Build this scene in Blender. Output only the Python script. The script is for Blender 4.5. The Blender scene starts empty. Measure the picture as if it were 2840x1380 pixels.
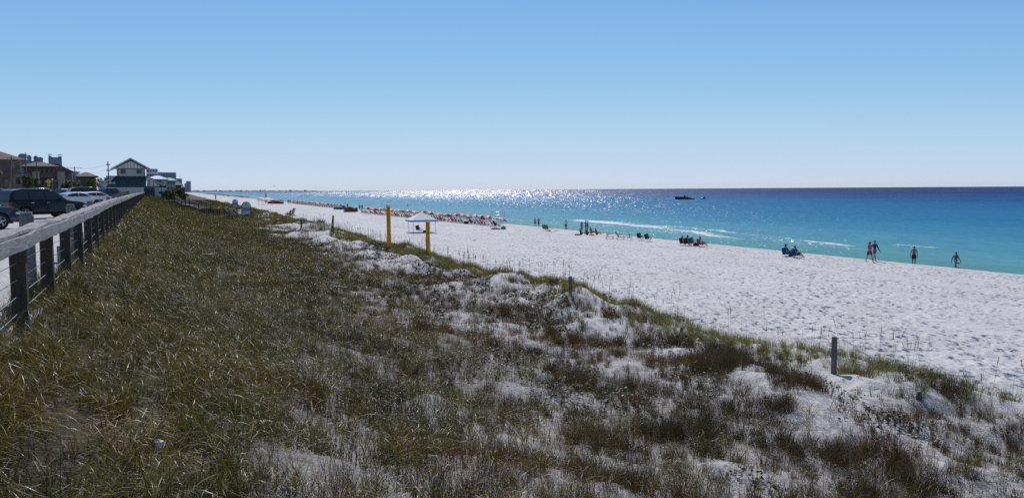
import bpy, bmesh, math, random
import numpy as np
from mathutils import Vector, Matrix

random.seed(7)
RNG = np.random.default_rng(7)
SC = bpy.context.scene
COL = SC.collection
R = math.radians

# ------------------------------------------------------------------ camera
F_PX, W_PX, H_PX = 2133.0, 2840.0, 1380.0
PITCH = math.atan(165.3 / F_PX)
ROLL = 0.0065
CAM = Vector((0, 0, 7.0))
_f = Vector((0, math.cos(PITCH), -math.sin(PITCH)))
_r0, _u0 = Vector((1, 0, 0)), Vector((0, math.sin(PITCH), math.cos(PITCH)))
_r = _r0 * math.cos(ROLL) - _u0 * math.sin(ROLL)
_u = _u0 * math.cos(ROLL) + _r0 * math.sin(ROLL)
cd = bpy.data.cameras.new('camera')
cd.sensor_width = 36.0
cd.lens = 36.0 * F_PX / W_PX
cd.clip_start = 0.05
cd.clip_end = 60000
cam = bpy.data.objects.new('camera', cd)
COL.objects.link(cam)
cam.matrix_world = Matrix(((_r.x, _u.x, -_f.x, CAM.x), (_r.y, _u.y, -_f.y, CAM.y),
                           (_r.z, _u.z, -_f.z, CAM.z), (0, 0, 0, 1)))
SC.camera = cam

# ------------------------------------------------------------------ sky, sun, exposure
SUN_EL, SUN_AZ = R(47), R(-5.0)          # azimuth measured from +Y towards +X
w = bpy.data.worlds.new('World')
SC.world = w
w.use_nodes = True
wn = w.node_tree.nodes; wl = w.node_tree.links
bg = wn['Background']
sky = wn.new('ShaderNodeTexSky')
sky.sky_type = 'NISHITA'
sky.sun_disc = False
sky.sun_elevation = SUN_EL
sky.sun_rotation = SUN_AZ
sky.altitude = 3000
sky.air_density = 1.0
sky.dust_density = 0.0
sky.ozone_density = 6.0
# the camera's tone response applied to the sky light: scale, curve, scale back
m1 = wn.new('ShaderNodeVectorMath'); m1.operation = 'SCALE'; m1.inputs['Scale'].default_value = 0.085
cu = wn.new('ShaderNodeRGBCurve')
for ci, pts in ((0, ((.06, .10), (.162, .225), (.212, .288), (.319, .423), (.679, .625))),
                (1, ((.10, .155), (.20, .30), (.314, .468), (.402, .546), (.552, .637), (.823, .712))),
                (2, ((.15, .19), (.3, .42), (.624, .80), (.738, .83)))):
    c = cu.mapping.curves[ci]
    for x_, y_ in pts: c.points.new(x_, y_)
    c.points[0].location = (0, 0); c.points[len(c.points) - 1].location = (1, (.76, .80, .845)[ci])
cu.mapping.extend = 'HORIZONTAL'
cu.mapping.update()
m2 = wn.new('ShaderNodeVectorMath'); m2.operation = 'SCALE'; m2.inputs['Scale'].default_value = 10.0
wl.new(sky.outputs[0], m1.inputs[0]); wl.new(m1.outputs[0], cu.inputs['Color']); wl.new(cu.outputs[0], m2.inputs[0])
wl.new(m2.outputs[0], bg.inputs['Color'])
bg.inputs['Strength'].default_value = 0.1

sd = bpy.data.lights.new('sun', 'SUN')
sd.energy = 3.6
sd.angle = R(0.53)
sd.color = (1.0, 0.965, 0.92)
sun = bpy.data.objects.new('sun', sd)
COL.objects.link(sun)
sdir = Vector((math.sin(SUN_AZ) * math.cos(SUN_EL), math.cos(SUN_AZ) * math.cos(SUN_EL), math.sin(SUN_EL)))
sun.rotation_euler = sdir.to_track_quat('Z', 'Y').to_euler()
sun.location = sdir * 60

SC.view_settings.view_transform = 'Standard'
SC.view_settings.look = 'None'
SC.view_settings.exposure = 0.0
SC.view_settings.gamma = 1.0
SC.view_settings.use_curve_mapping = False
SC.render.engine = 'CYCLES'
SC.cycles.use_denoising = False
SC.cycles.max_bounces = 5
SC.cycles.diffuse_bounces = 2
SC.cycles.glossy_bounces = 2
SC.cycles.transparent_max_bounces = 6
SC.cycles.caustics_reflective = False
SC.cycles.caustics_refractive = False

# ------------------------------------------------------------------ ray helpers and terrain
def ray(px, py):
    return (_f * F_PX + _r * (px - W_PX / 2) + _u * (H_PX / 2 - py)).normalized()

def at_y(px, py, Y):                      # world point in direction (px, py) at depth Y
    d = ray(px, py)
    return CAM + d * (Y / d.y)

def hsh(ix, iy, seed):
    n = (ix.astype(np.int64) * 374761393 + iy.astype(np.int64) * 668265263 + seed * 1442695041) & 0xFFFFFFFF
    n = ((n ^ (n >> 13)) * 1274126177) & 0xFFFFFFFF
    n = (n ^ (n >> 16)) & 0xFFFFFFFF
    return n.astype(np.float64) / 4294967295.0

def vnoise(x, y, seed=0):                 # smooth value noise, -1..1
    ix = np.floor(x); iy = np.floor(y)
    fx = x - ix; fy = y - iy
    fx = fx * fx * fx * (fx * (fx * 6 - 15) + 10); fy = fy * fy * fy * (fy * (fy * 6 - 15) + 10)
    a = hsh(ix, iy, seed); b = hsh(ix + 1, iy, seed); c = hsh(ix, iy + 1, seed); d = hsh(ix + 1, iy + 1, seed)
    return ((a * (1 - fx) + b * fx) * (1 - fy) + (c * (1 - fx) + d * fx) * fy) * 2 - 1

def fbm(x, y, seed=0, octv=4, gain=0.5):
    s = 0; a = 1; t = 0
    for k in range(octv):
        s = s + a * vnoise(x, y, seed + k * 17); t += a
        a *= gain; x = x * 2.03 + 11.3; y = y * 2.03 + 5.7
    return s / t

def smooth(a, b, x):
    t = np.clip((x - a) / (b - a), 0, 1)
    return t * t * (3 - 2 * t)

SLOPE = 0.43                              # the shore runs along (-0.43, 1)
def fence_u(y): return -1.34 - 0.036 * y
def fence_x(y): return -1.34 - 0.466 * y
def lot_z(y): return np.interp(y, [0, 36, 50, 74, 110, 200], [5.2, 5.2, 5.29, 5.55, 5.7, 5.7])
def fence_z(y): return np.interp(y, [0, 12, 23, 60, 120, 200, 500, 1500], [5.62, 5.62, 5.7, 5.8, 5.9, 5.7, 5.0, 4.0])
def rail_z(y): return np.interp(y, [0, 12, 23, 60, 120], [6.64, 6.64, 6.74, 6.86, 6.96])

def crest_off(x, y):                      # how far the dune edge wanders
    vv = y - 0.43 * x
    return 0.75 * vnoise(vv / 7.0, vv * 0, 3) + 0.35 * vnoise(vv / 2.3, vv * 0, 4)

def height(x, y, fine=False):
    x = np.asarray(x, float); y = np.asarray(y, float)
    u = x + SLOPE * y
    uf = fence_u(y)
    co = crest_off(x, y)
    fade_far = 1 - smooth(150, 400, y)
    crest = 16.3 + co * fade_far
    zf = fence_z(y)
    t = (u - uf) / (crest - uf)
    g = np.interp(t, [0, .06, .22, .42, .62, .82, 1.0], [0, .12, .42, .68, .86, .955, 1.0])
    zd = zf + (2.35 - zf) * g
    # hummocks, strongest near the sea-side edge
    amp = smooth(0.02, 0.25, t) * (1 - smooth(0.97, 1.12, t))
    near = smooth(0.45, 0.9, t)
    zd = zd + amp * 0.21 * fbm(x / 1.5, y / 1.5, 21, 4)
    hum = np.maximum(0, fbm(x / 3.1 + 3, y / 4.4, 33, 3) + 0.12)
    zd = zd + amp * near * (.66 + .44 * smooth(18, 40, y)) * hum
    hol = np.maximum(0, fbm(x / 2.2 + 9, y / 2.6, 41, 2) - 0.1)
    zd = zd - amp * near * 0.30 * hol
    # beach
    k = smooth(0.2, 4.2, u - crest)
    zb = np.interp(u, [14, 19, 24, 45, 58, 60.5, 61.5, 67, 80, 140], [1.95, 1.8, 1.7, 1.15, .72, .6, .53, -.28, -1.4, -6])
    zb = zb + 0.05 * fbm(x / 6.0, y / 9.0, 51, 3) * (1 - smooth(58, 62, u))
    z = np.where(u < crest + 0.2, zd, zd * (1 - k) + zb * k)
    # landward of the fence
    dl = uf - u
    zl = lot_z(y) - 0.06
    z = np.where(dl > 0, zf + (zl - zf) * smooth(0.25, 0.6, dl), z)
    if fine:
        bm = smooth(0.5, 3.5, u - crest) * (1 - smooth(57, 61.5, u))
        track = np.zeros_like(u)
        for uc, wd in ((46.3, .9), (39.8, .55), (38.0, .55), (30.5, 1.0), (51.5, .7)):
            wob = 0.9 * np.sin(y / 17.0 + uc) + 0.5 * np.sin(y / 6.1 + uc * 2)
            track = np.maximum(track, np.exp(-((u - uc - wob) / wd) ** 2))
        foot = np.zeros_like(u)
        for (cell, dep, rad, sd_) in ((0.50, 0.075, 0.135, 61), (0.36, 0.05, 0.10, 71), (0.9, 0.06, 0.24, 81)):
            gx = x / cell; gy = y / cell
            ix = np.floor(gx); iy = np.floor(gy)
            for ox in (-1, 0, 1):
                for oy in (-1, 0, 1):
                    jx = ix + ox; jy = iy + oy
                    px_ = jx + hsh(jx, jy, sd_); py_ = jy + hsh(jx, jy, sd_ + 1)
                    on = hsh(jx, jy, sd_ + 2)
                    an = hsh(jx, jy, sd_ + 3) * 3.14
                    dx = (gx - px_) * cell; dy = (gy - py_) * cell
                    ca, sa = np.cos(an), np.sin(an)
                    a_ = (dx * ca + dy * sa) / (rad * 1.5); b_ = (-dx * sa + dy * ca) / (rad * 0.8)
                    q = a_ * a_ + b_ * b_
                    foot += np.where(on > 0.25, dep * on * (-np.exp(-q * 1.6) + 0.45 * np.exp(-(np.sqrt(q) - 1.35) ** 2 * 5)), 0)
        z = z + foot * bm * (1 - 0.85 * track)
        z = z - track * bm * 0.015
        # wind ripples and fine relief of the dune sand
        dn = smooth(0.0, 0.12, t) * (1 - smooth(0.95, 1.1, t))
        z = z + dn * (0.035 * fbm(x / 0.42, y / 0.42, 91, 3) + 0.012 * np.sin((x * 0.8 + y * 1.3) * 22 + 3 * vnoise(x, y, 95)) * smooth(0.1, 0.5, vnoise(x / 2.5, y / 2.5, 97)))
    return z

TRACKS = ((46.3, .9), (39.8, .55), (38.0, .55), (30.5, 1.0), (51.5, .7))
def track_mask(x, y):
    u = x + SLOPE * y; track = np.zeros_like(u)
    for uc, wd in TRACKS:
        wob = 0.9 * np.sin(y / 17.0 + uc) + 0.5 * np.sin(y / 6.1 + uc * 2)
        track = np.maximum(track, np.exp(-((u - uc - wob) / wd) ** 2) * (.45 + .55 * smooth(-.3, .3, vnoise(y / 14 + uc, y * 0, 601))))
    return track

def gz(x, y): return float(height(np.array([x]), np.array([y]))[0])

def ground(px, py, dz=0.0):               # where the line of sight through (px, py) meets the ground (or the sea)
    d = ray(px, py)
    ts = np.concatenate([np.arange(3, 60, .15), np.arange(60, 300, .6), np.arange(300, 4000, 6)])
    xs = CAM.x + d.x * ts; ys = CAM.y + d.y * ts; zs = CAM.z + d.z * ts
    h = np.maximum(height(xs, ys), 0.0) + dz
    k = int(np.argmax(zs < h)) if (zs < h).any() else len(ts) - 1
    a = max(0, k - 1)
    d0 = zs[a] - h[a]; d1 = h[k] - zs[k]
    f = d0 / (d0 + d1) if d0 + d1 > 1e-9 else 0
    t = ts[a] + (ts[k] - ts[a]) * f
    return Vector((CAM.x + d.x * t, CAM.y + d.y * t, float(h[k]) if k == a else CAM.z + d.z * t))

# ------------------------------------------------------------------ materials
MATS = {}
def new_mat(name):
    m = bpy.data.materials.new(name); m.use_nodes = True
    MATS[name] = m
    return m, m.node_tree.nodes, m.node_tree.links, m.node_tree.nodes['Principled BSDF']

def ramp(nodes, stops):
    r = nodes.new('ShaderNodeValToRGB')
    el = r.color_ramp.elements
    while len(el) > 1: el.remove(el[-1])
    el[0].position = stops[0][0]; el[0].color = (*stops[0][1], 1)
    for p, c in stops[1:]:
        e = el.new(p); e.color = (*c, 1)
    return r

def mat(name, col, rough=.6, metal=0.0, var=.12, scale=6.0, bump=0.0, spec=.5, coat=0.0, emit=None, two=None):
    if name in MATS: return MATS[name]
    m, n, l, b = new_mat(name)
    tc = n.new('ShaderNodeTexCoord'); nz = n.new('ShaderNodeTexNoise')
    nz.inputs['Scale'].default_value = scale; nz.inputs['Detail'].default_value = 5
    nz.inputs['Roughness'].default_value = .65
    l.new(tc.outputs['Object'], nz.inputs['Vector'])
    c2 = two or tuple(c * (1 - var * 2) for c in col)
    c1 = tuple(min(1, c * (1 + var)) for c in col)
    r = ramp(n, [(.3, c2), (.7, c1)])
    l.new(nz.outputs['Fac'], r.inputs['Fac']); l.new(r.outputs[0], b.inputs['Base Color'])
    b.inputs['Roughness'].default_value = rough
    b.inputs['Metallic'].default_value = metal
    b.inputs['Specular IOR Level'].default_value = spec
    b.inputs['Coat Weight'].default_value = coat
    b.inputs['Coat Roughness'].default_value = .05
    if bump:
        bp = n.new('ShaderNodeBump'); bp.inputs['Strength'].default_value = bump; bp.inputs['Distance'].default_value = .02
        l.new(nz.outputs['Fac'], bp.inputs['Height']); l.new(bp.outputs[0], b.inputs['Normal'])
    return m

def wood_mat(name, light, dark, stretch=(1, 1, 12), scale=6, rough=.8):
    m, n, l, b = new_mat(name)
    tc = n.new('ShaderNodeTexCoord'); mp = n.new('ShaderNodeMapping')
    mp.inputs['Scale'].default_value = tuple(1 / s for s in stretch)
    l.new(tc.outputs['Object'], mp.inputs['Vector'])
    wv = n.new('ShaderNodeTexNoise'); wv.inputs['Scale'].default_value = scale * 6
    wv.inputs['Detail'].default_value = 6; wv.inputs['Roughness'].default_value = .7; wv.inputs['Distortion'].default_value = .6
    l.new(mp.outputs[0], wv.inputs['Vector'])
    n2 = n.new('ShaderNodeTexNoise'); n2.inputs['Scale'].default_value = 1.7; n2.inputs['Detail'].default_value = 4
    l.new(tc.outputs['Object'], n2.inputs['Vector'])
    r = ramp(n, [(.3, dark), (.62, light)])
    mx = n.new('ShaderNodeMix'); mx.data_type = 'RGBA'; mx.blend_type = 'MULTIPLY'; mx.inputs[0].default_value = .6
    r2 = ramp(n, [(.3, (.55, .55, .55)), (.7, (1, 1, 1))])
    l.new(wv.outputs['Fac'], r.inputs['Fac']); l.new(n2.outputs['Fac'], r2.inputs['Fac'])
    l.new(r.outputs[0], mx.inputs[6]); l.new(r2.outputs[0], mx.inputs[7]); l.new(mx.outputs[2], b.inputs['Base Color'])
    b.inputs['Roughness'].default_value = rough; b.inputs['Specular IOR Level'].default_value = .25
    bp = n.new('ShaderNodeBump'); bp.inputs['Strength'].default_value = .6; bp.inputs['Distance'].default_value = .012
    l.new(wv.outputs['Fac'], bp.inputs['Height']); l.new(bp.outputs[0], b.inputs['Normal'])
    return m

# ------------------------------------------------------------------ mesh helpers
class MB:
    def __init__(s): s.v = []; s.f = []; s.m = []; s.mi = 0; s.sm = []; s.smooth = False
    def add(s, vs, fs):
        o = len(s.v); s.v += [tuple(v) for v in vs]
        for f in fs: s.f.append([i + o for i in f]); s.m.append(s.mi); s.sm.append(s.smooth)
        return s
    def box(s, c, size, rz=0, M=None, ch=0):
        hx, hy, hz = (k / 2 for k in size)
        vs = [Vector((x, y, z)) for x in (-hx, hx) for y in (-hy, hy) for z in (-hz, hz)]
        T = Matrix.Translation(Vector(c)) @ (M.to_4x4() if M else Matrix.Rotation(rz, 4, 'Z'))
        return s.add([T @ v for v in vs], [(0, 1, 3, 2), (4, 6, 7, 5), (0, 4, 5, 1), (2, 3, 7, 6), (0, 2, 6, 4), (1, 5, 7, 3)])
    def tube(s, pts, r, n=8, caps=True):
        pts = [Vector(p) for p in pts]
        rs = r if isinstance(r, (list, tuple)) else [r] * len(pts)
        vs = []; prev = None
        for i, p in enumerate(pts):
            d = (pts[min(i + 1, len(pts) - 1)] - pts[max(i - 1, 0)]).normalized()
            a = d.orthogonal().normalized() if prev is None else (prev - d * prev.dot(d)).normalized()
            prev = a; b = d.cross(a)
            for k in range(n):
                t = 2 * math.pi * k / n
                vs.append(p + (a * math.cos(t) + b * math.sin(t)) * rs[i])
        fs = [(i * n + k, i * n + (k + 1) % n, (i + 1) * n + (k + 1) % n, (i + 1) * n + k) for i in range(len(pts) - 1) for k in range(n)]
        if caps: fs += [tuple(range(n))[::-1], tuple((len(pts) - 1) * n + k for k in range(n))]
        sm = s.smooth; s.smooth = True; s.add(vs, fs); s.smooth = sm
        return s
    def bar(s, a, b, w, h=None):          # rectangular bar between two points
        a = Vector(a); b = Vector(b); h = h or w
        d = (b - a); L = d.length; d.normalize()
        up = Vector((0, 0, 1)) if abs(d.z) < .95 else Vector((0, 1, 0))
        x = d.cross(up).normalized(); z = x.cross(d)
        M = Matrix((x, d, z)).transposed()
        return s.box((a + b) / 2, (w, L, h), M=M)
    def prism(s, poly, a, b, axis='y'):   # 2-D polygon (p, q) swept from a to b
        n = len(poly)
        if axis == 'y': f = lambda p, t: (p[0], t, p[1])
        elif axis == 'x': f = lambda p, t: (t, p[0], p[1])
        else: f = lambda p, t: (p[0], p[1], t)
        vs = [f(p, a) for p in poly] + [f(p, b) for p in poly]
        return s.add(vs, [tuple(range(n)), tuple(range(2 * n - 1, n - 1, -1))] + [(i, i + n, (i + 1) % n + n, (i + 1) % n) for i in range(n)])
    def ell(s, c, r, n=10, m=7, rot=None):
        vs = []; c = Vector(c)
        for j in range(m + 1):
            ph = math.pi * j / m
            for i in range(n):
                th = 2 * math.pi * i / n
                v = Vector((r[0] * math.sin(ph) * math.cos(th), r[1] * math.sin(ph) * math.sin(th), r[2] * math.cos(ph)))
                if rot: v = rot @ v
                vs.append(c + v)
        fs = [(j * n + i, (j + 1) * n + i, (j + 1) * n + (i + 1) % n, j * n + (i + 1) % n) for j in range(m) for i in range(n)]
        sm = s.smooth; s.smooth = True; s.add(vs, fs); s.smooth = sm
        return s
    def quad(s, a, b, c, d): return s.add([a, b, c, d], [(0, 1, 2, 3)])
    def mesh(s, name, mats):
        me = bpy.data.meshes.new(name)
        me.from_pydata(s.v, [], s.f)
        for m_ in (mats if isinstance(mats, (list, tuple)) else [mats]): me.materials.append(m_)
        me.polygons.foreach_set('material_index', s.m)
        me.polygons.foreach_set('use_smooth', s.sm)
        me.update()
        return me
    def build(s, name, mats, parent=None, bevel=0, loc=None, segs=2):
        bm = bmesh.new(); me = s.mesh(name, mats)
        bm.from_mesh(me); bmesh.ops.recalc_face_normals(bm, faces=bm.faces); bm.to_mesh(me); bm.free()
        o = bpy.data.objects.new(name, me); COL.objects.link(o)
        if parent: o.parent = parent
        if loc is not None: o.location = loc
        if bevel:
            bv = o.modifiers.new('bevel', 'BEVEL'); bv.width = bevel; bv.segments = segs; bv.limit_method = 'ANGLE'; bv.angle_limit = R(40)
        return o

def tag(o, label, cat, group=None, kind=None):
    o['label'] = label; o['category'] = cat
    if group: o['group'] = group
    if kind: o['kind'] = kind
    return o
def thing(name, label, cat, loc=(0, 0, 0), rz=0, group=None, scale=1):
    o = bpy.data.objects.new(name, None); COL.objects.link(o)
    o.location = loc; o.rotation_euler = (0, 0, rz); o.scale = (scale,) * 3
    return tag(o, label, cat, group)
KIDS = {}
def dup(src, loc=None, rz=None, label=None, scale=None):
    def rec(o, parent):
        c = o.copy(); COL.objects.link(c)
        if parent: c.parent = parent
        for ch in o.children: rec(ch, c)
        return c
    c = rec(src, None)
    if loc is not None: c.location = loc
    if rz is not None: c.rotation_euler = (0, 0, rz)
    if scale is not None: c.scale = (scale,) * 3 if not isinstance(scale, tuple) else scale
    if label: c['label'] = label
    return c
ORD = ['first', 'second', 'third', 'fourth', 'fifth', 'sixth', 'seventh', 'eighth', 'ninth', 'tenth', 'eleventh', 'twelfth', 'thirteenth',
       'fourteenth', 'fifteenth', 'sixteenth', 'seventeenth', 'eighteenth', 'nineteenth', 'twentieth', 'twenty-first', 'twenty-second',
       'twenty-third', 'twenty-fourth', 'twenty-fifth', 'twenty-sixth', 'twenty-seventh', 'twenty-eighth', 'twenty-ninth', 'thirtieth']

def grid_mesh(name, X, Y, Z, material, attrs=None, smooth=True):
    nr, nc = X.shape
    me = bpy.data.meshes.new(name)
    me.vertices.add(nr * nc)
    co = np.stack([X, Y, Z], -1).reshape(-1, 3).astype(np.float32)
    me.vertices.foreach_set('co', co.ravel())
    idx = np.arange(nr * nc).reshape(nr, nc)
    q = np.stack([idx[:-1, :-1], idx[:-1, 1:], idx[1:, 1:], idx[1:, :-1]], -1).reshape(-1, 4).astype(np.int32)
    nf = len(q)
    me.loops.add(nf * 4); me.loops.foreach_set('vertex_index', q.ravel())
    me.polygons.add(nf); me.polygons.foreach_set('loop_start', np.arange(0, nf * 4, 4, dtype=np.int32))
    me.polygons.foreach_set('loop_total', np.full(nf, 4, np.int32))
    me.polygons.foreach_set('use_smooth', np.full(nf, smooth))
    me.update(calc_edges=True)
    for k, a in (attrs or {}).items():
        at = me.attributes.new(k, 'FLOAT', 'POINT'); at.data.foreach_set('value', a.reshape(-1).astype(np.float32))
    me.materials.append(material)
    o = bpy.data.objects.new(name, me); COL.objects.link(o)
    return o
# ================================================================== THE GROUND
def u_node(n, l, slope=SLOPE):
    g = n.new('ShaderNodeNewGeometry'); sx = n.new('ShaderNodeSeparateXYZ')
    l.new(g.outputs['Position'], sx.inputs[0])
    mu = n.new('ShaderNodeMath'); mu.operation = 'MULTIPLY_ADD'
    l.new(sx.outputs['Y'], mu.inputs[0]); mu.inputs[1].default_value = slope; l.new(sx.outputs['X'], mu.inputs[2])
    return g, sx, mu

m, n, l, b = new_mat('white_quartz_sand')
g, sx, uu = u_node(n, l)
nz = n.new('ShaderNodeTexNoise'); nz.inputs['Scale'].default_value = .35; nz.inputs['Detail'].default_value = 6
l.new(g.outputs['Position'], nz.inputs['Vector'])
r1 = ramp(n, [(.3, (.52, .505, .515)), (.7, (.62, .605, .62))])
l.new(nz.outputs['Fac'], r1.inputs['Fac'])
# dune sand: a bit greyer with plant litter and stains
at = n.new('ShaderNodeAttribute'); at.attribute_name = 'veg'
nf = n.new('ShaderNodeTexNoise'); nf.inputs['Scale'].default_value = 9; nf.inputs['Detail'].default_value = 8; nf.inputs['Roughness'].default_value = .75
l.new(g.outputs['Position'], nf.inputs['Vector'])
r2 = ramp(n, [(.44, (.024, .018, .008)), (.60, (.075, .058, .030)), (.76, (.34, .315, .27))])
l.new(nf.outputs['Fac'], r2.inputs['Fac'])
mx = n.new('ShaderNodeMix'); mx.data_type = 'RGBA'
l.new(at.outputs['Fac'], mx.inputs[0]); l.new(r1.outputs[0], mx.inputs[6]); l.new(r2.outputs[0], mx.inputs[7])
# wet strip by the water
mr = n.new('ShaderNodeMapRange'); mr.inputs[1].default_value = 63.2; mr.inputs[2].default_value = 64.6
l.new(uu.outputs[0], mr.inputs[0])
mw = n.new('ShaderNodeMix'); mw.data_type = 'RGBA'
l.new(mr.outputs[0], mw.inputs[0]); l.new(mx.outputs[2], mw.inputs[6]); mw.inputs[7].default_value = (.40, .38, .36, 1)
l.new(mw.outputs[2], b.inputs['Base Color'])
b.inputs['Roughness'].default_value = .85; b.inputs['Specular IOR Level'].default_value = .2
vo = n.new('ShaderNodeTexVoronoi'); vo.inputs['Scale'].default_value = 2.6; vo.inputs['Randomness'].default_value = 1
l.new(g.outputs['Position'], vo.inputs['Vector'])
nb = n.new('ShaderNodeTexNoise'); nb.inputs['Scale'].default_value = 3.2; nb.inputs['Detail'].default_value = 7; nb.inputs['Roughness'].default_value = .72
l.new(g.outputs['Position'], nb.inputs['Vector'])
# trampled surface: hollows whose near sides tip away from the sun
npr = n.new('ShaderNodeTexNoise'); npr.inputs['Scale'].default_value = 4.0; npr.inputs['Detail'].default_value = 3; npr.inputs['Roughness'].default_value = .6
mpp = n.new('ShaderNodeMapping'); mpp.inputs['Scale'].default_value = (1, .55, 1); l.new(g.outputs['Position'], mpp.inputs['Vector']); l.new(mpp.outputs[0], npr.inputs['Vector'])
ad = n.new('ShaderNodeMath'); ad.operation = 'MULTIPLY_ADD'; l.new(vo.outputs['Distance'], ad.inputs[0]); ad.inputs[1].default_value = .35
l.new(nb.outputs['Fac'], ad.inputs[2])
bp = n.new('ShaderNodeBump'); bp.inputs['Strength'].default_value = .8; bp.inputs['Distance'].default_value = .10
l.new(ad.outputs[0], bp.inputs['Height'])
spx = n.new('ShaderNodeSeparateColor'); l.new(npr.outputs['Color'], spx.inputs[0])
def P_(v_, lo, hi, a_, b_):
    q = n.new('ShaderNodeMapRange'); q.inputs[1].default_value = lo; q.inputs[2].default_value = hi; q.inputs[3].default_value = a_; q.inputs[4].default_value = b_; l.new(v_, q.inputs[0]); return q.outputs[0]
bm_ = n.new('ShaderNodeMath'); bm_.operation = 'MULTIPLY'; l.new(P_(uu.outputs[0], 15.5, 20, .25, 1), bm_.inputs[0]); l.new(P_(uu.outputs[0], 59, 61.5, 1, .1), bm_.inputs[1])
cal = n.new('ShaderNodeAttribute'); cal.attribute_name = 'calm'
bq = n.new('ShaderNodeMath'); bq.operation = 'MULTIPLY'; l.new(bm_.outputs[0], bq.inputs[0]); l.new(P_(cal.outputs['Fac'], 0, 1, 1, .18), bq.inputs[1])
nl = n.new('ShaderNodeTexNoise'); nl.inputs['Scale'].default_value = .11; nl.inputs['Detail'].default_value = 4; nl.inputs['Roughness'].default_value = .65; l.new(g.outputs['Position'], nl.inputs['Vector'])
br = n.new('ShaderNodeMath'); br.operation = 'MULTIPLY'; l.new(bq.outputs[0], br.inputs[0]); l.new(P_(nl.outputs['Fac'], .36, .64, .55, 1.25), br.inputs[1]); bm_ = br
hy = n.new('ShaderNodeMath'); hy.operation = 'ADD'; l.new(P_(spx.outputs[1], .53, .72, 0, -1.15), hy.inputs[0]); l.new(P_(spx.outputs[1], .30, .47, .35, 0), hy.inputs[1])
cv = n.new('ShaderNodeCombineXYZ'); l.new(P_(spx.outputs[0], .25, .75, -.5, .5), cv.inputs[0]); l.new(hy.outputs[0], cv.inputs[1])
sc_ = n.new('ShaderNodeVectorMath'); sc_.operation = 'SCALE'; l.new(cv.outputs[0], sc_.inputs[0]); l.new(bm_.outputs[0], sc_.inputs['Scale'])
an_ = n.new('ShaderNodeVectorMath'); an_.operation = 'ADD'; l.new(sc_.outputs[0], an_.inputs[0]); l.new(bp.outputs[0], an_.inputs[1])
nn_ = n.new('ShaderNodeVectorMath'); nn_.operation = 'NORMALIZE'; l.new(an_.outputs[0], nn_.inputs[0])
l.new(nn_.outputs[0], b.inputs['Normal'])
SAND = m

def polar(r_list, a_list):
    rr, aa = np.meshgrid(r_list, a_list, indexing='ij')
    return rr * np.sin(aa), rr * np.cos(aa)

def rings():
    r = 2.0; out = [r]
    while r < 9000:
        if r < 15: d = .05
        elif r < 62: d = max(.05, r * r / 5000)
        else: d = r * .014
        if r > 250: d = r * .04
        r += d; out.append(r)
    return np.array(out)

def tn_(t, y):                           # the dense grass reaches less far from the railing close by
    te = np.interp(y, [3, 6, 10, 20, 40, 400], [.10, .14, .20, .44, .6, .6])
    return np.where(t < te, t / te * .42, .42 + (t - te) / (1 - te) * .58)

def veg_cover(x, y):                     # 0..1 how densely the dune is overgrown
    u = x + SLOPE * y; uf = fence_u(y)
    t = (u - uf) / (16.3 + crest_off(x, y) - uf)
    base = np.interp(tn_(t, y), [0, .30, .42, .55, .75, .88, .97, 1.08], [1, 1, .95, .88, .82, .66, .80, 0])
    farx = smooth(25, 60, y)
    base = base + farx * np.interp(t, [0, .5, .7, .8, .95], [.2, .35, .2, -.12, 0])
    base = base + smooth(85, 105, y) * np.interp(t, [.4, .7, .98, 1.05], [0, .9, .9, 0])
    nn = fbm(x / 2.4, y / 2.4, 121, 4) * 1.25
    c = smooth(.32, .62, base + nn * .42 * smooth(.15, .6, t))
    bare = smooth(.2, .5, fbm(x / 3.1 + 3, y / 4.4, 33, 3)) * smooth(.5, .8, t) * (1 - smooth(.93, 1.0, t))
    c = c * (1 - .8 * bare * (1 - smooth(85, 105, y)))
    return np.where((t > 0.0) & (t < 1.12), c, 0)

A = np.concatenate([np.radians(np.linspace(-100, -37, 60)), np.radians(np.linspace(-36.9, 36.9, 900)), np.radians(np.linspace(37, 75, 50))])
X, Y = polar(rings(), A)
Z = height(X, Y, fine=True)
# far-off relief is carried by the shader, fine relief only near
Zc = height(X, Y)
fd = 1 - smooth(70, 95, np.sqrt(X * X + Y * Y))
Z = Zc + (Z - Zc) * fd
uu_ = X + SLOPE * Y
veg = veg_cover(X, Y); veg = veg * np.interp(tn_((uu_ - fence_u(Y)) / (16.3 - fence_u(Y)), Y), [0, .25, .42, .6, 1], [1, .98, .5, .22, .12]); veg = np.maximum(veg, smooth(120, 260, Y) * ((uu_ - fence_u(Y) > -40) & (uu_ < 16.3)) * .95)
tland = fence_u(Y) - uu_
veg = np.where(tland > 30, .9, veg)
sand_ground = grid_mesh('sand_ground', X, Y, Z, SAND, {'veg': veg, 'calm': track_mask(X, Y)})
sand_ground['kind'] = 'structure'

# ================================================================== THE SEA
m, n, l, b = new_mat('gulf_water')
g, sx, uu = u_node(n, l)
lg = n.new('ShaderNodeMath'); lg.operation = 'LOGARITHM'; lg.inputs[1].default_value = 10
sb = n.new('ShaderNodeMath'); sb.operation = 'SUBTRACT'; sb.inputs[1].default_value = 56
mxx = n.new('ShaderNodeMath'); mxx.operation = 'MAXIMUM'; mxx.inputs[1].default_value = 1
l.new(uu.outputs[0], sb.inputs[0]); l.new(sb.outputs[0], mxx.inputs[0]); l.new(mxx.outputs[0], lg.inputs[0])
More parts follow.
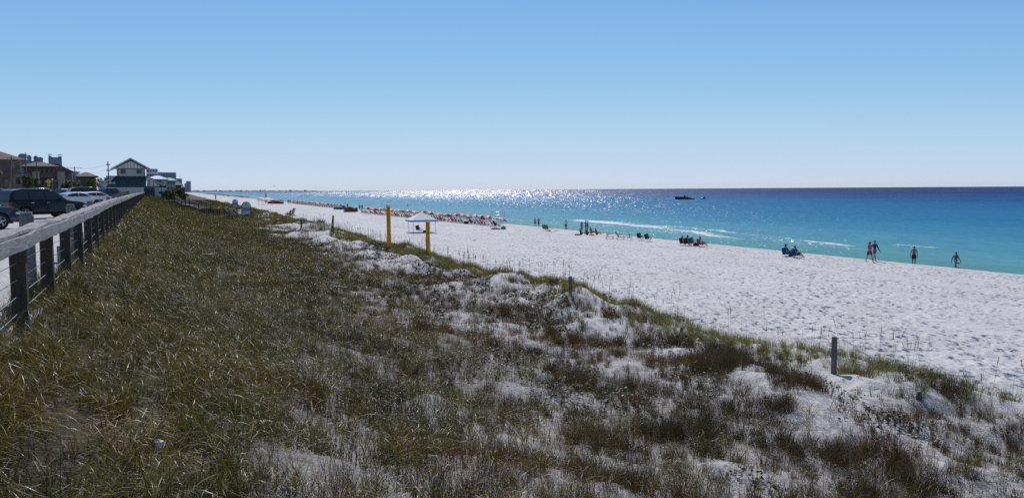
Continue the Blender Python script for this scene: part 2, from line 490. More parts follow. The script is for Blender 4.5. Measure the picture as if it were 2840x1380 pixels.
# streaks of deeper and shallower water parallel to the shore
cmb = n.new('ShaderNodeCombineXYZ'); l.new(lg.outputs[0], cmb.inputs[0])
ym = n.new('ShaderNodeMath'); ym.operation = 'MULTIPLY'; ym.inputs[1].default_value = .0012
l.new(sx.outputs['Y'], ym.inputs[0]); l.new(ym.outputs[0], cmb.inputs[1])
ns = n.new('ShaderNodeTexNoise'); ns.inputs['Scale'].default_value = 7; ns.inputs['Detail'].default_value = 4; ns.inputs['Roughness'].default_value = .55
l.new(cmb.outputs[0], ns.inputs['Vector'])
ms = n.new('ShaderNodeMath'); ms.operation = 'MULTIPLY_ADD'; ms.inputs[1].default_value = .42; l.new(ns.outputs['Fac'], ms.inputs[0])
sh = n.new('ShaderNodeMath'); sh.operation = 'SUBTRACT'; sh.inputs[1].default_value = .21
l.new(lg.outputs[0], sh.inputs[0]); l.new(sh.outputs[0], ms.inputs[2])
mr = n.new('ShaderNodeMapRange'); mr.inputs[1].default_value = .95; mr.inputs[2].default_value = 3.4
l.new(ms.outputs[0], mr.inputs[0])
cr = ramp(n, [(0, (.09, .27, .27)), (.14, (.10, .30, .36)), (.30, (.062, .26, .385)), (.42, (.024, .185, .345)), (.58, (.014, .135, .305)), (.70, (.006, .075, .22)), (.80, (.001, .034, .15)), (1, (.0, .020, .11))])
l.new(mr.outputs[0], cr.inputs['Fac'])
# fine mottling
nm = n.new('ShaderNodeTexNoise'); nm.inputs['Scale'].default_value = .5; nm.inputs['Detail'].default_value = 6; nm.inputs['Roughness'].default_value = .7
mpm = n.new('ShaderNodeMapping'); mpm.inputs['Scale'].default_value = (1, .35, 1); l.new(g.outputs['Position'], mpm.inputs['Vector']); l.new(mpm.outputs[0], nm.inputs['Vector'])
rm = ramp(n, [(.3, (.82, .86, .9)), (.7, (1.12, 1.08, 1.05))])
l.new(nm.outputs['Fac'], rm.inputs['Fac'])
mm = n.new('ShaderNodeMix'); mm.data_type = 'RGBA'; mm.blend_type = 'MULTIPLY'; mm.inputs[0].default_value = 1
l.new(cr.outputs[0], mm.inputs[6]); l.new(rm.outputs[0], mm.inputs[7])
# foam
fa = n.new('ShaderNodeAttribute'); fa.attribute_name = 'foam'
nfo = n.new('ShaderNodeTexNoise'); nfo.inputs['Scale'].default_value = 1.1; nfo.inputs['Detail'].default_value = 8; nfo.inputs['Roughness'].default_value = .75
mpf = n.new('ShaderNodeMapping'); mpf.inputs['Rotation'].default_value = (0, 0, -R(23.3)); mpf.inputs['Scale'].default_value = (1.5, .5, 1); l.new(g.outputs['Position'], mpf.inputs['Vector']); l.new(mpf.outputs[0], nfo.inputs['Vector'])
fs = n.new('ShaderNodeMath'); fs.operation = 'ADD'; l.new(fa.outputs['Fac'], fs.inputs[0]); l.new(nfo.outputs['Fac'], fs.inputs[1])
fr = n.new('ShaderNodeMapRange'); fr.inputs[1].default_value = 1.02; fr.inputs[2].default_value = 1.3; l.new(fs.outputs[0], fr.inputs[0])
mf = n.new('ShaderNodeMix'); mf.data_type = 'RGBA'; l.new(fr.outputs[0], mf.inputs[0]); l.new(mm.outputs[2], mf.inputs[6]); mf.inputs[7].default_value = (.86, .88, .9, 1)
l.new(mf.outputs[2], b.inputs['Base Color'])
b.inputs['IOR'].default_value = 1.33
b.inputs['Roughness'].default_value = 1.0
b.inputs['Specular IOR Level'].default_value = 0.0
# wavelet facets: each cell of water has its own tilt; cells grow with the open water's wave scale
sxy = n.new('ShaderNodeCombineXYZ'); l.new(sx.outputs['X'], sxy.inputs[0]); l.new(sx.outputs['Y'], sxy.inputs[1])
rr_ = n.new('ShaderNodeVectorMath'); rr_.operation = 'LENGTH'; l.new(sxy.outputs[0], rr_.inputs[0])
prev = None
for k, (wx_, wy_, r0_, r1_) in enumerate(((.11, .5, 0, 0), (.18, 1.2, 110, 170), (.36, 4.5, 220, 330), (.9, 26, 500, 800), (3, 160, 1500, 2500), (8, 700, 4500, 7000))):
    mp = n.new('ShaderNodeMapping'); mp.inputs['Scale'].default_value = (1 / wx_, 1 / wy_, 1); mp.inputs['Location'].default_value = (k * 7.3, k * 3.1, 0)
    mp.inputs['Rotation'].default_value = (0, 0, R(3 * k))
    l.new(sxy.outputs[0], mp.inputs['Vector'])
    vo = n.new('ShaderNodeTexVoronoi'); vo.voronoi_dimensions = '2D'; vo.inputs['Scale'].default_value = 1; l.new(mp.outputs[0], vo.inputs['Vector'])
    cur = vo.outputs['Color']
    if prev is not None:
        mrk = n.new('ShaderNodeMapRange'); mrk.inputs[1].default_value = r0_; mrk.inputs[2].default_value = r1_; l.new(rr_.outputs['Value'], mrk.inputs[0])
        wnz = n.new('ShaderNodeTexWhiteNoise'); wnz.noise_dimensions = '2D'; l.new(mp.outputs[0], wnz.inputs['Vector'])
        gt = n.new('ShaderNodeMath'); gt.operation = 'GREATER_THAN'; l.new(mrk.outputs[0], gt.inputs[0]); l.new(wnz.outputs['Value'], gt.inputs[1])
        mk = n.new('ShaderNodeMix'); mk.data_type = 'RGBA'; l.new(gt.outputs[0], mk.inputs[0]); l.new(prev, mk.inputs[6]); l.new(cur, mk.inputs[7])
        cur = mk.outputs[2]
    prev = cur
sp = n.new('ShaderNodeSeparateColor'); l.new(prev, sp.inputs[0])
def M_(op, a_, b_):
    q = n.new('ShaderNodeMath'); q.operation = op
    for i_, v_ in enumerate((a_, b_)):
        if isinstance(v_, (int, float)): q.inputs[i_].default_value = v_
        else: l.new(v_, q.inputs[i_])
    return q.outputs[0]
am = n.new('ShaderNodeMapRange'); am.inputs[1].default_value = 1.75; am.inputs[2].default_value = 2.9; am.inputs[3].default_value = .38; am.inputs[4].default_value = 1.12
l.new(lg.outputs[0], am.inputs[0])
SLX, SLY = M_('SUBTRACT', .44, M_('MULTIPLY', am.outputs[0], .19)), M_('MULTIPLY', am.outputs[0], 1.15)
slx = M_('MULTIPLY', M_('SUBTRACT', M_('ADD', sp.outputs[0], sp.outputs[1]), 1.0), SLX)
sly = M_('MULTIPLY', M_('SUBTRACT', sp.outputs[2], .5), SLY)
cs = n.new('ShaderNodeCombineXYZ'); l.new(slx, cs.inputs[0]); l.new(sly, cs.inputs[1])
va = n.new('ShaderNodeVectorMath'); va.operation = 'ADD'; l.new(cs.outputs[0], va.inputs[0]); l.new(g.outputs['Normal'], va.inputs[1])
vn = n.new('ShaderNodeVectorMath'); vn.operation = 'NORMALIZE'; l.new(va.outputs[0], vn.inputs[0])
gl = n.new('ShaderNodeBsdfGlossy'); gl.distribution = 'GGX'; l.new(vn.outputs[0], gl.inputs['Normal']); gl.inputs['Color'].default_value = (1, 1, 1, 1)
rg = n.new('ShaderNodeMapRange'); rg.inputs[1].default_value = 200; rg.inputs[2].default_value = 900; rg.inputs[3].default_value = .27; rg.inputs[4].default_value = .31
l.new(rr_.outputs['Value'], rg.inputs[0]); l.new(rg.outputs[0], gl.inputs['Roughness'])
mxs = n.new('ShaderNodeMixShader')
fo = n.new('ShaderNodeMapRange'); fo.inputs[1].default_value = 250; fo.inputs[2].default_value = 1600; fo.inputs[3].default_value = .075; fo.inputs[4].default_value = .115
l.new(rr_.outputs['Value'], fo.inputs[0])
ff = n.new('ShaderNodeMapRange'); l.new(fr.outputs[0], ff.inputs[0]); l.new(fo.outputs[0], ff.inputs[3]); ff.inputs[4].default_value = .02
l.new(ff.outputs[0], mxs.inputs[0]); l.new(b.outputs[0], mxs.inputs[1]); l.new(gl.outputs[0], mxs.inputs[2])
out = [q for q in n if q.type == 'OUTPUT_MATERIAL'][0]; l.new(mxs.outputs[0], out.inputs['Surface'])
WATER = m

def wrings():
    r = 42.0; out = [r]
    while r < 12800:
        r += max(.16, r * r / 26000) if r < 400 else r * .03
        out.append(r)
    return np.array(out)
A = np.concatenate([np.radians(np.linspace(-60, -26, 20)), np.radians(np.linspace(-25.8, 36.9, 620)), np.radians(np.linspace(37.5, 80, 40))])
X, Y = polar(wrings(), A)
u = X + SLOPE * Y
v = Y
Z = np.zeros_like(X)
wob = 2.2 * vnoise(v / 30, v * 0, 201) + .8 * vnoise(v / 8, v * 0, 203)
sw = smooth(64, 72, u) * (1 - smooth(160, 500, u))
Z += sw * .10 * np.sin((u + wob) * 2 * np.pi / 9.5 + 1.5 * vnoise(u / 20, v / 60, 207))
Z += sw * .05 * fbm(u / 2.2, v / 4.5, 209, 3)
# breakers on the bars
foam = np.zeros_like(X)
def band(uc, wd, v0, v1, amp, patch, seed):
    global foam, Z
    e = smooth(v0, v0 + (v1 - v0) * .12, v) * (1 - smooth(v1 - (v1 - v0) * .2, v1, v))
    p = .5 + .5 * vnoise(v / patch, v * 0, seed)
    q = (u - uc - .7 * vnoise(v / 5, v * 0, seed + 1) - .25 * vnoise(v / 1.3, v * 0, seed + 2)) / wd
    k = np.exp(-np.where(q > 0, q * q * .35, q * q * 3)) * e
    foam = np.maximum(foam, amp * k * (.72 + .28 * p))
    Z += .28 * np.exp(-(q * 1.1) ** 2) * e * min(1, amp)
band(np.interp(v, [85, 101, 111, 126, 150, 172], [75.3, 75.0, 77, 80.5, 84, 87]), np.interp(v, [95, 120, 150, 180], [1.2, 2.6, 5.5, 4.2]), 76, 184, .86, 7, 301)
band(np.interp(v, [85, 101, 126], [78, 80.2, 87]), 1.3, 84, 150, .74, 4, 311)
band(np.interp(v, [80, 100], [84.3, 85.3]), .55, 84.5, 93.5, .9, 30, 321)
band(88.0, .9, 222, 262, .85, 20, 331)
band(94.0, .9, 262, 330, .75, 12, 341)
band(74.0, .7, 300, 420, .85, 22, 351)
band(90.0, 1.1, 380, 700, .8, 40, 361)
band(78.0, 1.4, 500, 1500, .8, 70, 371)
band(120., 2.0, 600, 2400, .8, 120, 381)
band(66.9 + .5 * vnoise(v / 9, v * 0, 391), 1.3, 30, 3000, .74, 9, 391)
band(70.5, .5, 110, 175, .45, 5, 401)
sea = grid_mesh('sea', X, Y, Z, WATER, {'foam': foam})
sea['kind'] = 'structure'

# far coast curving round on the horizon
m_coast = mat('far_coast', (.10, .12, .12), .9, var=.3, scale=.02)
m_farsand = mat('far_beach', (.55, .54, .55), .9, var=.1, scale=.02)
mb = MB()
N = 90
tops = []
for i in range(N + 1):
    px = 470 + (915 - 470) * i / N
    a = at_y(px, 531, 5200 + 2300 * (i / N)); a.z = 0
    hgt = (12 - 7 * (i / N)) * (1 + .35 * math.sin(i * 1.7) * math.sin(i * .37 + 1)) + 2
    d = Vector((a.x, a.y, 0)).normalized()
    tops.append((a, d, max(2.0, hgt * (1 - max(0, i / N - .88) / .13))))
vs = []
for a, d, h_ in tops:
    vs += [a - d * 60 + Vector((0, 0, -1)), a - d * 20 + Vector((0, 0, 1.2)), a + Vector((0, 0, h_)), a + d * 300 + Vector((0, 0, h_ * .9)), a + d * 420 + Vector((0, 0, -1))]
for i in range(N):
    for k in range(4):
        mb.mi = 1 if k == 0 else 0
        o = i * 5 + k
        mb.v = vs
        mb.f.append([o, o + 5, o + 6, o + 1]); mb.m.append(mb.mi); mb.sm.append(False)
coast = mb.build('far_coast_land', [m_coast, m_farsand]); coast['kind'] = 'structure'
# ================================================================== THE PARKING LOT AND ROAD
m_lot = mat('pale_concrete', (.47, .46, .47), .9, var=.12, scale=.8, bump=.15)
ys = np.concatenate([np.linspace(0, 60, 61), np.linspace(62, 260, 60)])
ws = np.linspace(0, 60, 40)
YY, WW = np.meshgrid(ys, ws, indexing='ij')
XX = fence_x(YY) - .62 - WW
ZZ = lot_z(YY) + 0 * XX
lot = grid_mesh('parking_lot', XX, YY, ZZ, m_lot); lot['kind'] = 'structure'
m_paint = mat('white_paint_line', (.75, .75, .73), .7)
for i in range(22):
    y0 = 9 + 3.6 * i
    x0 = fence_x(y0) - 3.4
    mb = MB(); hd = Vector((-.48, -.88, 0)) * 5.2
    a = Vector((x0, y0, float(lot_z(y0)) + .006)); b_ = a + hd; b_.z = float(lot_z(max(0, b_.y))) + .006
    sd_ = Vector((.88, -.48, 0)) * .05
    mb.quad(a - sd_, a + sd_, b_ + sd_, b_ - sd_)
    o = mb.build('bay_line', m_paint, lot); o.matrix_parent_inverse = Matrix()
m_road = mat('asphalt', (.06, .06, .062), .9, var=.2, scale=2)
XX2 = fence_x(YY) - 62 - WW * .3
ZZ2 = lot_z(YY) + .004 + 0 * XX
rd = grid_mesh('road', XX2, YY, ZZ2, m_road); rd['kind'] = 'structure'

# ================================================================== THE RAILING
M_WOODG = wood_mat('weathered_grey_wood', (.42, .41, .42), (.15, .14, .15), (1, 9, 1), 5)
M_WOODD = wood_mat('dark_treated_post', (.085, .07, .06), (.035, .03, .028), (1, 1, 10), 5)
M_WOODY = wood_mat('yellow_painted_wood', (.62, .52, .16), (.42, .35, .13), (1, 9, 1), 5)
M_WOODP = wood_mat('pale_old_timber', (.40, .385, .36), (.20, .19, .18), (1, 1, 9), 5)
M_STEEL = mat('galvanised_wire', (.42, .43, .46), .42, metal=.8, var=.1, scale=30)
fdir = Vector((-.466, 1, 0)).normalized()
fnor = Vector((fdir.y, -fdir.x, 0))               # towards the sea
fence = thing('railing', 'long grey timber railing with dark posts and wires between the car park and the dune', 'railing', (0, 0, 0))
POSTS = [7.5 + 2.03 * i for i in range(-3, 56)]
for i, y in enumerate(POSTS):
    x = fence_x(y); z0 = float(fence_z(y)) - .9; z1 = float(rail_z(y)) - .045
    mb = MB(); mb.box((0, 0, (z0 + z1) / 2), (.135, .15, z1 - z0), rz=math.atan(.466))
    o = mb.build('post', M_WOODD, fence, bevel=.008, loc=(x, y, 0))
    if i < 9:
        mb = MB(); mb.box((0, 0, z0 + .75), (.09, .12, 1.15), rz=math.atan(.466))
        q = Vector((x, y, 0)) - fnor * .3 + fdir * .1
        mb.build('footing_stub', M_WOODP, fence, bevel=.006, loc=(q.x, q.y, 0))
# rail boards: a flat cap and an upright face board per three bays, slightly uneven
random.seed(11)
seg = 2
for k in range(0, len(POSTS) - 1, seg):
    ya = POSTS[k]; yb = POSTS[min(k + seg, len(POSTS) - 1)]
    M1 = M_WOODY if k in (18,) else M_WOODG
    for nm_, off, dz, wd, hg in (('cap_board', 0.0, 0.0, .19, .04), ('face_board', .098, -.078, .04, .135)):
        nseg = 8; mb = MB()
        wj = [random.uniform(-.010, .010) for _ in range(nseg + 1)]; zj = [random.uniform(-.012, .012) for _ in range(nseg + 1)]
        vs = []
        for s_ in range(nseg + 1):
            f = s_ / nseg; y = ya + .012 + (yb - ya - .024) * f
            c = Vector((fence_x(y), y, float(rail_z(y)) - .022 + dz)) + fnor * (off + wj[s_]) + Vector((0, 0, zj[s_]))
            for a_, b2 in ((-1, -1), (1, -1), (1, 1), (-1, 1)):
                vs.append(c + fnor * (a_ * wd / 2) + Vector((0, 0, b2 * hg / 2)))
        fs = [(0, 3, 2, 1), tuple(nseg * 4 + j for j in range(4))]
        for s_ in range(nseg):
            for j in range(4): fs.append((s_ * 4 + j, s_ * 4 + (j + 1) % 4, (s_ + 1) * 4 + (j + 1) % 4, (s_ + 1) * 4 + j))
        # local origin so that the grain runs along each board
        o0 = Vector((fence_x(ya), ya, float(rail_z(ya))))
        Mr = Matrix.Rotation(-math.atan(.466), 4, 'Z')
        mb.add([Mr @ (v_ - o0) for v_ in vs], fs)
        o = mb.build(nm_, M1, fence, bevel=.006); o.location = o0; o.rotation_euler = (0, 0, math.atan(.466))
for h_ in (.22, .38, .54, .70, .84):
    pts = []
    for y in POSTS:
        pts.append(Vector((fence_x(y), y, float(rail_z(y)) - 1.02 + h_)))
    MB().tube(pts, .0032, 6).build('wire', M_STEEL, fence)

# squared bollards along the parking bays
M_BOL = wood_mat('grey_bollard_wood', (.24, .235, .25), (.12, .115, .12), (1, 1, 9), 5)
proto = None
for i in range(14):
    y = 12.6 + 7.8 * i; x = -(.48 * y + 1.9)
    lab = '%s squared grey timber bollard behind the railing, counted from the camera' % ORD[i]
    if proto is None:
        proto = thing('bollard', lab, 'bollard', group='timber bollards along the parking bays')
        MB().box((0, 0, .73), (.2, .2, 1.46)).build('shaft', M_BOL, proto, bevel=.035)
        MB().box((0, 0, 1.475), (.165, .165, .03)).build('top_cap', M_WOODG, proto, bevel=.012)
        o = proto
    else: o = dup(proto, label=lab)
    o.location = (x, y, float(lot_z(y)) - .01); o.rotation_euler = (0, 0, math.atan(.48))

# ================================================================== CARS
M_GLASS = mat('car_glass', (.018, .02, .026), .04, var=.05, spec=.8)
M_TYRE = mat('tyre_rubber', (.02, .02, .02), .85, var=.2)
M_RIM = mat('alloy_rim', (.55, .56, .58), .3, metal=.8, var=.05)
M_TRIM = mat('black_trim', (.025, .025, .028), .5, var=.1)
M_CHROME = mat('chrome', (.7, .7, .72), .12, metal=1.0, var=.03)
M_TAIL = mat('red_lamp', (.30, .015, .02), .2, var=.1)
M_HEAD = mat('clear_lamp', (.62, .64, .68), .08, var=.05, spec=.8)
M_PLATE = mat('licence_plate', (.6, .6, .58), .5, var=.05)
M_UNDER = mat('underbody', (.015, .015, .015), .9)
def wheel_mesh():
    t = MB(); n_ = 22; Rr, wd = .36, .24
    prof = [(Rr - .14, -wd / 2 + .02), (Rr - .02, -wd / 2), (Rr, -wd / 2 + .03), (Rr, wd / 2 - .03), (Rr - .02, wd / 2), (Rr - .14, wd / 2 - .02)]
    vs = [(p[0] * math.cos(2 * math.pi * i / n_), p[1], p[0] * math.sin(2 * math.pi * i / n_)) for i in range(n_) for p in prof]
    k = len(prof); fs = [(i * k + j, i * k + j + 1, ((i + 1) % n_) * k + j + 1, ((i + 1) % n_) * k + j) for i in range(n_) for j in range(k - 1)]
    t.smooth = True; t.add(vs, fs)
    rm_ = MB()
    for s_ in (-1, 1):
        vs = [(.225 * math.cos(2 * math.pi * i / n_), s_ * .06, .225 * math.sin(2 * math.pi * i / n_)) for i in range(n_)]
        rm_.mi = 1; rm_.add(vs, [tuple(range(n_))]); rm_.mi = 0
    for a_ in range(5):
        an = a_ * 2 * math.pi / 5 + .3
        for s_ in (-1, 1):
            rm_.bar((0, s_ * .09, 0), (.215 * math.cos(an), s_ * .085, .215 * math.sin(an)), .03, .06)
    rm_.tube([(0, -.1, 0), (0, .1, 0)], .05, 10)
    for s_ in (-1, 1):
        ring = [(.222 * math.cos(2 * math.pi * i / n_), s_ * .095, .222 * math.sin(2 * math.pi * i / n_)) for i in range(n_ + 1)]
        rm_.tube(ring, .014, 5)
    return t.mesh('tyre', M_TYRE), rm_.mesh('rim', [M_RIM, M_UNDER])
TYRE, RIM = wheel_mesh()

CARS = {  # side outlines: (x forward, z). body = lower shell, cabin = glasshouse
 'suv': dict(L=5.1, W=2.0, wheels=(-1.55, 1.5), R=.39,
   body=[(-2.5, .45), (-2.53, .75), (-2.5, 1.1), (-2.44, 1.22), (1.0, 1.2), (1.25, 1.16), (2.15, 1.06), (2.42, .95), (2.52, .75), (2.5, .42)],
   cabin=[(-2.42, 1.2), (-2.28, 1.62), (-2.1, 1.83), (-1.6, 1.9), (-.2, 1.9), (.3, 1.83), (.62, 1.66), (1.22, 1.18)],
   wins=[(-2.12, -1.28), (-1.18, -.28), (-.18, .72)], rails=True),
 'sedan': dict(L=4.75, W=1.82, wheels=(-1.42, 1.42), R=.335,
   body=[(-2.3, .38), (-2.37, .62), (-2.34, .9), (-2.1, 1.0), (-1.6, 1.0), (.9, .96), (1.9, .83), (2.2, .72), (2.36, .55), (2.32, .3)],
   cabin=[(-2.0, .99), (-1.35, 1.28), (-.85, 1.41), (-.2, 1.45), (.3, 1.38), (1.15, .94)],
   wins=[(-1.35, -.35), (-.25, .68)], rails=False),
 'crossover': dict(L=4.6, W=1.85, wheels=(-1.35, 1.38), R=.36,
   body=[(-2.22, .42), (-2.28, .7), (-2.25, 1.0), (-2.15, 1.1), (.9, 1.06), (1.85, .98), (2.15, .86), (2.3, .66), (2.26, .36)],
   cabin=[(-2.12, 1.08), (-1.85, 1.45), (-1.5, 1.62), (-.3, 1.66), (.25, 1.56), (1.1, 1.04)],
   wins=[(-1.85, -1.1), (-1.0, -.25), (-.15, .62)], rails=True),
 'pickup': dict(L=5.6, W=1.98, wheels=(-1.7, 1.75), R=.39,
   body=[(-2.75, .55), (-2.78, .8), (-2.76, 1.18), (-.75, 1.18), (1.2, 1.2), (2.4, 1.12), (2.68, 1.0), (2.76, .75), (2.72, .48)],
   cabin=[(-.9, 1.18), (-.8, 1.75), (-.5, 1.86), (.5, 1.86), (.8, 1.72), (1.35, 1.18)],
   wins=[(-.72, .0), (.1, .85)], rails=False)}
def interp_line(poly, x):
    for (x0, z0), (x1, z1) in zip(poly, poly[1:]):
        if x0 <= x <= x1 and x1 > x0: return z0 + (z1 - z0) * (x - x0) / (x1 - x0)
    return poly[-1][1]
def make_car(kind, paint, label, loc, rz, group='cars parked in the bays', name='parked_car', cat='car'):
    S = CARS[kind]; W = S['W']; Rw = S['R']
    t = thing(name, label, cat, loc, rz, group)
    body = S['body']; low = .3
    # lower shell with real wheel arches
    pts = list(body)
    bottom = []
    for wx in sorted(S['wheels'], reverse=True):
        for k in range(9):
            an = math.pi * k / 8
            bottom.append((wx + (Rw + .06) * math.cos(an), max(low, Rw + (Rw + .06) * math.sin(an))))
    pts = pts + bottom
    # cross section: sills tucked in, shoulder widest
    def half(z): return W / 2 * float(np.interp(z, [.25, .5, .85, 1.25], [.93, .985, 1.0, .95]))
    mb = MB(); n_ = len(pts)
    def endtaper(x): return 1 - .10 * max(0, (abs(x) - S['L'] / 2 + .55) / .55) ** 2
    vs = [(x, s_ * half(z) * endtaper(x), z) for s_ in (-1, 1) for x, z in pts]
    bmx = bmesh.new()
    bv = [bmx.verts.new(v_) for v_ in vs]
    for s_ in (0, 1): bmx.faces.new([bv[s_ * n_ + i] for i in range(n_)])
    for i in range(n_): bmx.faces.new([bv[i], bv[(i + 1) % n_], bv[n_ + (i + 1) % n_], bv[n_ + i]])
    bmesh.ops.recalc_face_normals(bmx, faces=bmx.faces)
    bmesh.ops.triangulate(bmx, faces=[f for f in bmx.faces if len(f.verts) > 4])
    me = bpy.data.meshes.new('body'); bmx.to_mesh(me); bmx.free(); me.materials.append(paint)
    o = bpy.data.objects.new('body', me); COL.objects.link(o); o.parent = t
    bvm = o.modifiers.new('b', 'BEVEL'); bvm.width = .05; bvm.segments = 3; bvm.angle_limit = R(38)
    cab = S['cabin']; z0 = cab[0][1]; zt = max(z for _, z in cab)
    def ch(z): return W / 2 * (.93 - .17 * (z - z0) / (zt - z0))
    cv = [(x, s_ * ch(z), z) for s_ in (-1, 1) for x, z in cab]
    nc = len(cab); mb = MB()
    mb.add(cv, [tuple(range(nc)), tuple(range(2 * nc - 1, nc - 1, -1))] + [(i, i + 1, nc + i + 1, nc + i) for i in range(nc - 1)])
    mb.build('cabin', paint, t, bevel=.045, segs=3)
    # side windows, slightly proud
    for (xa, xb) in S['wins']:
        for s_ in (-1, 1):
            zb = z0 + .05
            poly = []
            k_ = 6
            for j in range(k_ + 1):
                x = xa + (xb - xa) * j / k_
                poly.append((x, min(zt - .1, interp_line(cab, x) - .09)))
            ok = [(x, z) for x, z in poly if z > zb + .03]
            if len(ok) < 2: continue
            ring = [(ok[0][0] - .04, zb), *ok, (ok[-1][0] + (.22 if xb > .5 else .02), zb)]
            mb = MB(); mb.add([(x, s_ * (ch(z) + .006), z) for x, z in ring], [tuple(range(len(ring)))])
            mb.add([(x, s_ * (ch(z) - .02), z) for x, z in ring], [tuple(range(len(ring)))])
            mb.build('side_window', M_GLASS, t)
    def glass_strip(i0, i1, nm):
        (xa, za), (xb, zb) = cab[i0], cab[i1]
        d = Vector((xb - xa, 0, zb - za)); nn = Vector((-d.z, 0, d.x)).normalized()
        if nn.z < 0: nn = -nn
        a_ = Vector((xa, 0, za)) + d * .06 + nn * .008; b_ = Vector((xa, 0, za)) + d * .94 + nn * .008
        mb = MB(); mb.quad((a_.x, -ch(za) * .90, a_.z), (b_.x, -ch(zb) * .90, b_.z), (b_.x, ch(zb) * .90, b_.z), (a_.x, ch(za) * .90, a_.z))
        mb.build(nm, M_GLASS, t)
    glass_strip(nc - 2, nc - 1, 'windscreen'); glass_strip(0, 1, 'rear_window')
    # lamps, bumpers, plate, handles, mirrors
    xf = max(x for x, _ in body); xr = min(x for x, _ in body); zs = body[3][1]
    for s_ in (-1, 1):
        MB().box((xf - .17, s_ * W * .40, .78 if kind != 'sedan' else .66), (.34, .30, .15)).build('headlight', M_HEAD, t, bevel=.04)
        MB().box((xr + .09, s_ * W * .44, .95 if kind != 'sedan' else .8), (.2, .17, .3 if kind != 'sedan' else .16)).build('tail_light', M_TAIL, t, bevel=.03)
        MB().box((.72, s_ * (W / 2 + .09), z0 + .07), (.14, .2, .14)).build('wing_mirror', paint, t, bevel=.04)
        for hx in (S['wins'][-1][0] + .08, S['wins'][-2][0] + .08):
            MB().box((hx, s_ * (W / 2 + .005), z0 - .16), (.18, .035, .03)).build('door_handle', M_CHROME, t)
    MB().box((xf - .02, 0, .42), (.16, W * .9, .2)).build('front_bumper', M_TRIM, t, bevel=.04)
    MB().box((xr + .02, 0, .47), (.16, W * .9, .2)).build('rear_bumper', M_TRIM if kind != 'sedan' else paint, t, bevel=.04)
    MB().box((xr - .02, 0, .88), (.03, .34, .16)).build('licence_plate', M_PLATE, t)
    MB().box((xf + .0, 0, .72), (.06, W * .42, .16)).build('grille', M_TRIM, t)
    MB().box((0, 0, .33), (S['L'] * .86, W * .78, .12)).build('underbody', M_UNDER, t)
    if S['rails']:
        for s_ in (-1, 1):
            mb = MB(); mb.tube([(-1.8, s_ * W * .36, zt - .02), (-1.7, s_ * W * .36, zt + .05), (.1, s_ * W * .36, zt + .05), (.25, s_ * W * .36, zt - .03)], .018, 6)
            mb.build('roof_rail', M_CHROME if kind == 'suv' else M_TRIM, t)
    for wx in S['wheels']:
        for s_ in (-1, 1):
            wo = bpy.data.objects.new('wheel', TYRE); COL.objects.link(wo); wo.parent = t
            wo.location = (wx, s_ * (W / 2 - .14), Rw); k_ = Rw / .36; wo.scale = (k_,) * 3
            ro_ = bpy.data.objects.new('rim', RIM); COL.objects.link(ro_); ro_.parent = wo
    return t
P_BLK = mat('black_paint', (.008, .008, .011), .22, var=.05, coat=.35, spec=.3)
P_NAVY = mat('navy_paint', (.012, .022, .065), .2, var=.05, coat=.5)
P_WHT = mat('white_car_paint', (.72, .73, .76), .25, var=.03, coat=1.0)
P_SIL = mat('silver_paint', (.38, .39, .41), .25, metal=.4, var=.03, coat=1.0)
P_BLU = mat('blue_paint', (.02, .05, .16), .22, var=.05, coat=1.0)
HEAD = R(61.5)                                  # cars point obliquely at the railing
def park(px, Y, kind, paint, label, rz=HEAD, **k):
    p = at_y(px, 531, Y)
    return make_car(kind, paint, label, (p.x, p.y, float(lot_z(p.y)) + .008), rz, **k)
park(-128, 36.5, 'suv', P_NAVY, 'dark blue car at the left edge of the photo, only its front showing')
park(112, 50.5, 'suv', P_BLK, 'large black sport utility vehicle parked behind the railing, seen from its rear corner')
park(213, 74, 'sedan', P_WHT, 'white sedan parked just beyond the large black sport utility vehicle')
park(262, 81, 'sedan', P_WHT, 'white sedan half hidden behind the nearer white sedan')
park(248, 95, 'suv', P_BLK, 'black wagon beyond the two white sedans', rz=R(45))
park(300, 103, 'pickup', P_NAVY, 'dark pickup nose on beyond the black wagon', cat='pickup', name='parked_pickup')
park(176, 120, 'pickup', P_BLU, 'blue pickup on the far side of the lot, left of the white crossover', rz=R(150), cat='pickup', name='parked_pickup')
park(199, 128, 'crossover', P_WHT, 'small white crossover far across the lot above the white sedans', rz=R(140))
park(30, 118, 'crossover', P_WHT, 'white crossover far back above the roof of the black vehicle', rz=R(140))
park(92, 124, 'sedan', P_SIL, 'silver sedan far back above the roof of the black vehicle', rz=R(145))
park(298, 122, 'pickup', P_WHT, 'white covered pickup in front of the green roofed building', rz=R(60), cat='pickup', name='parked_pickup')
park(-20, 122, 'suv', P_BLK, 'black car far back at the left edge below the tan building', rz=R(150))
park(66, 126, 'crossover', P_BLU, 'dark blue crossover far back between the white and silver cars', rz=R(140))
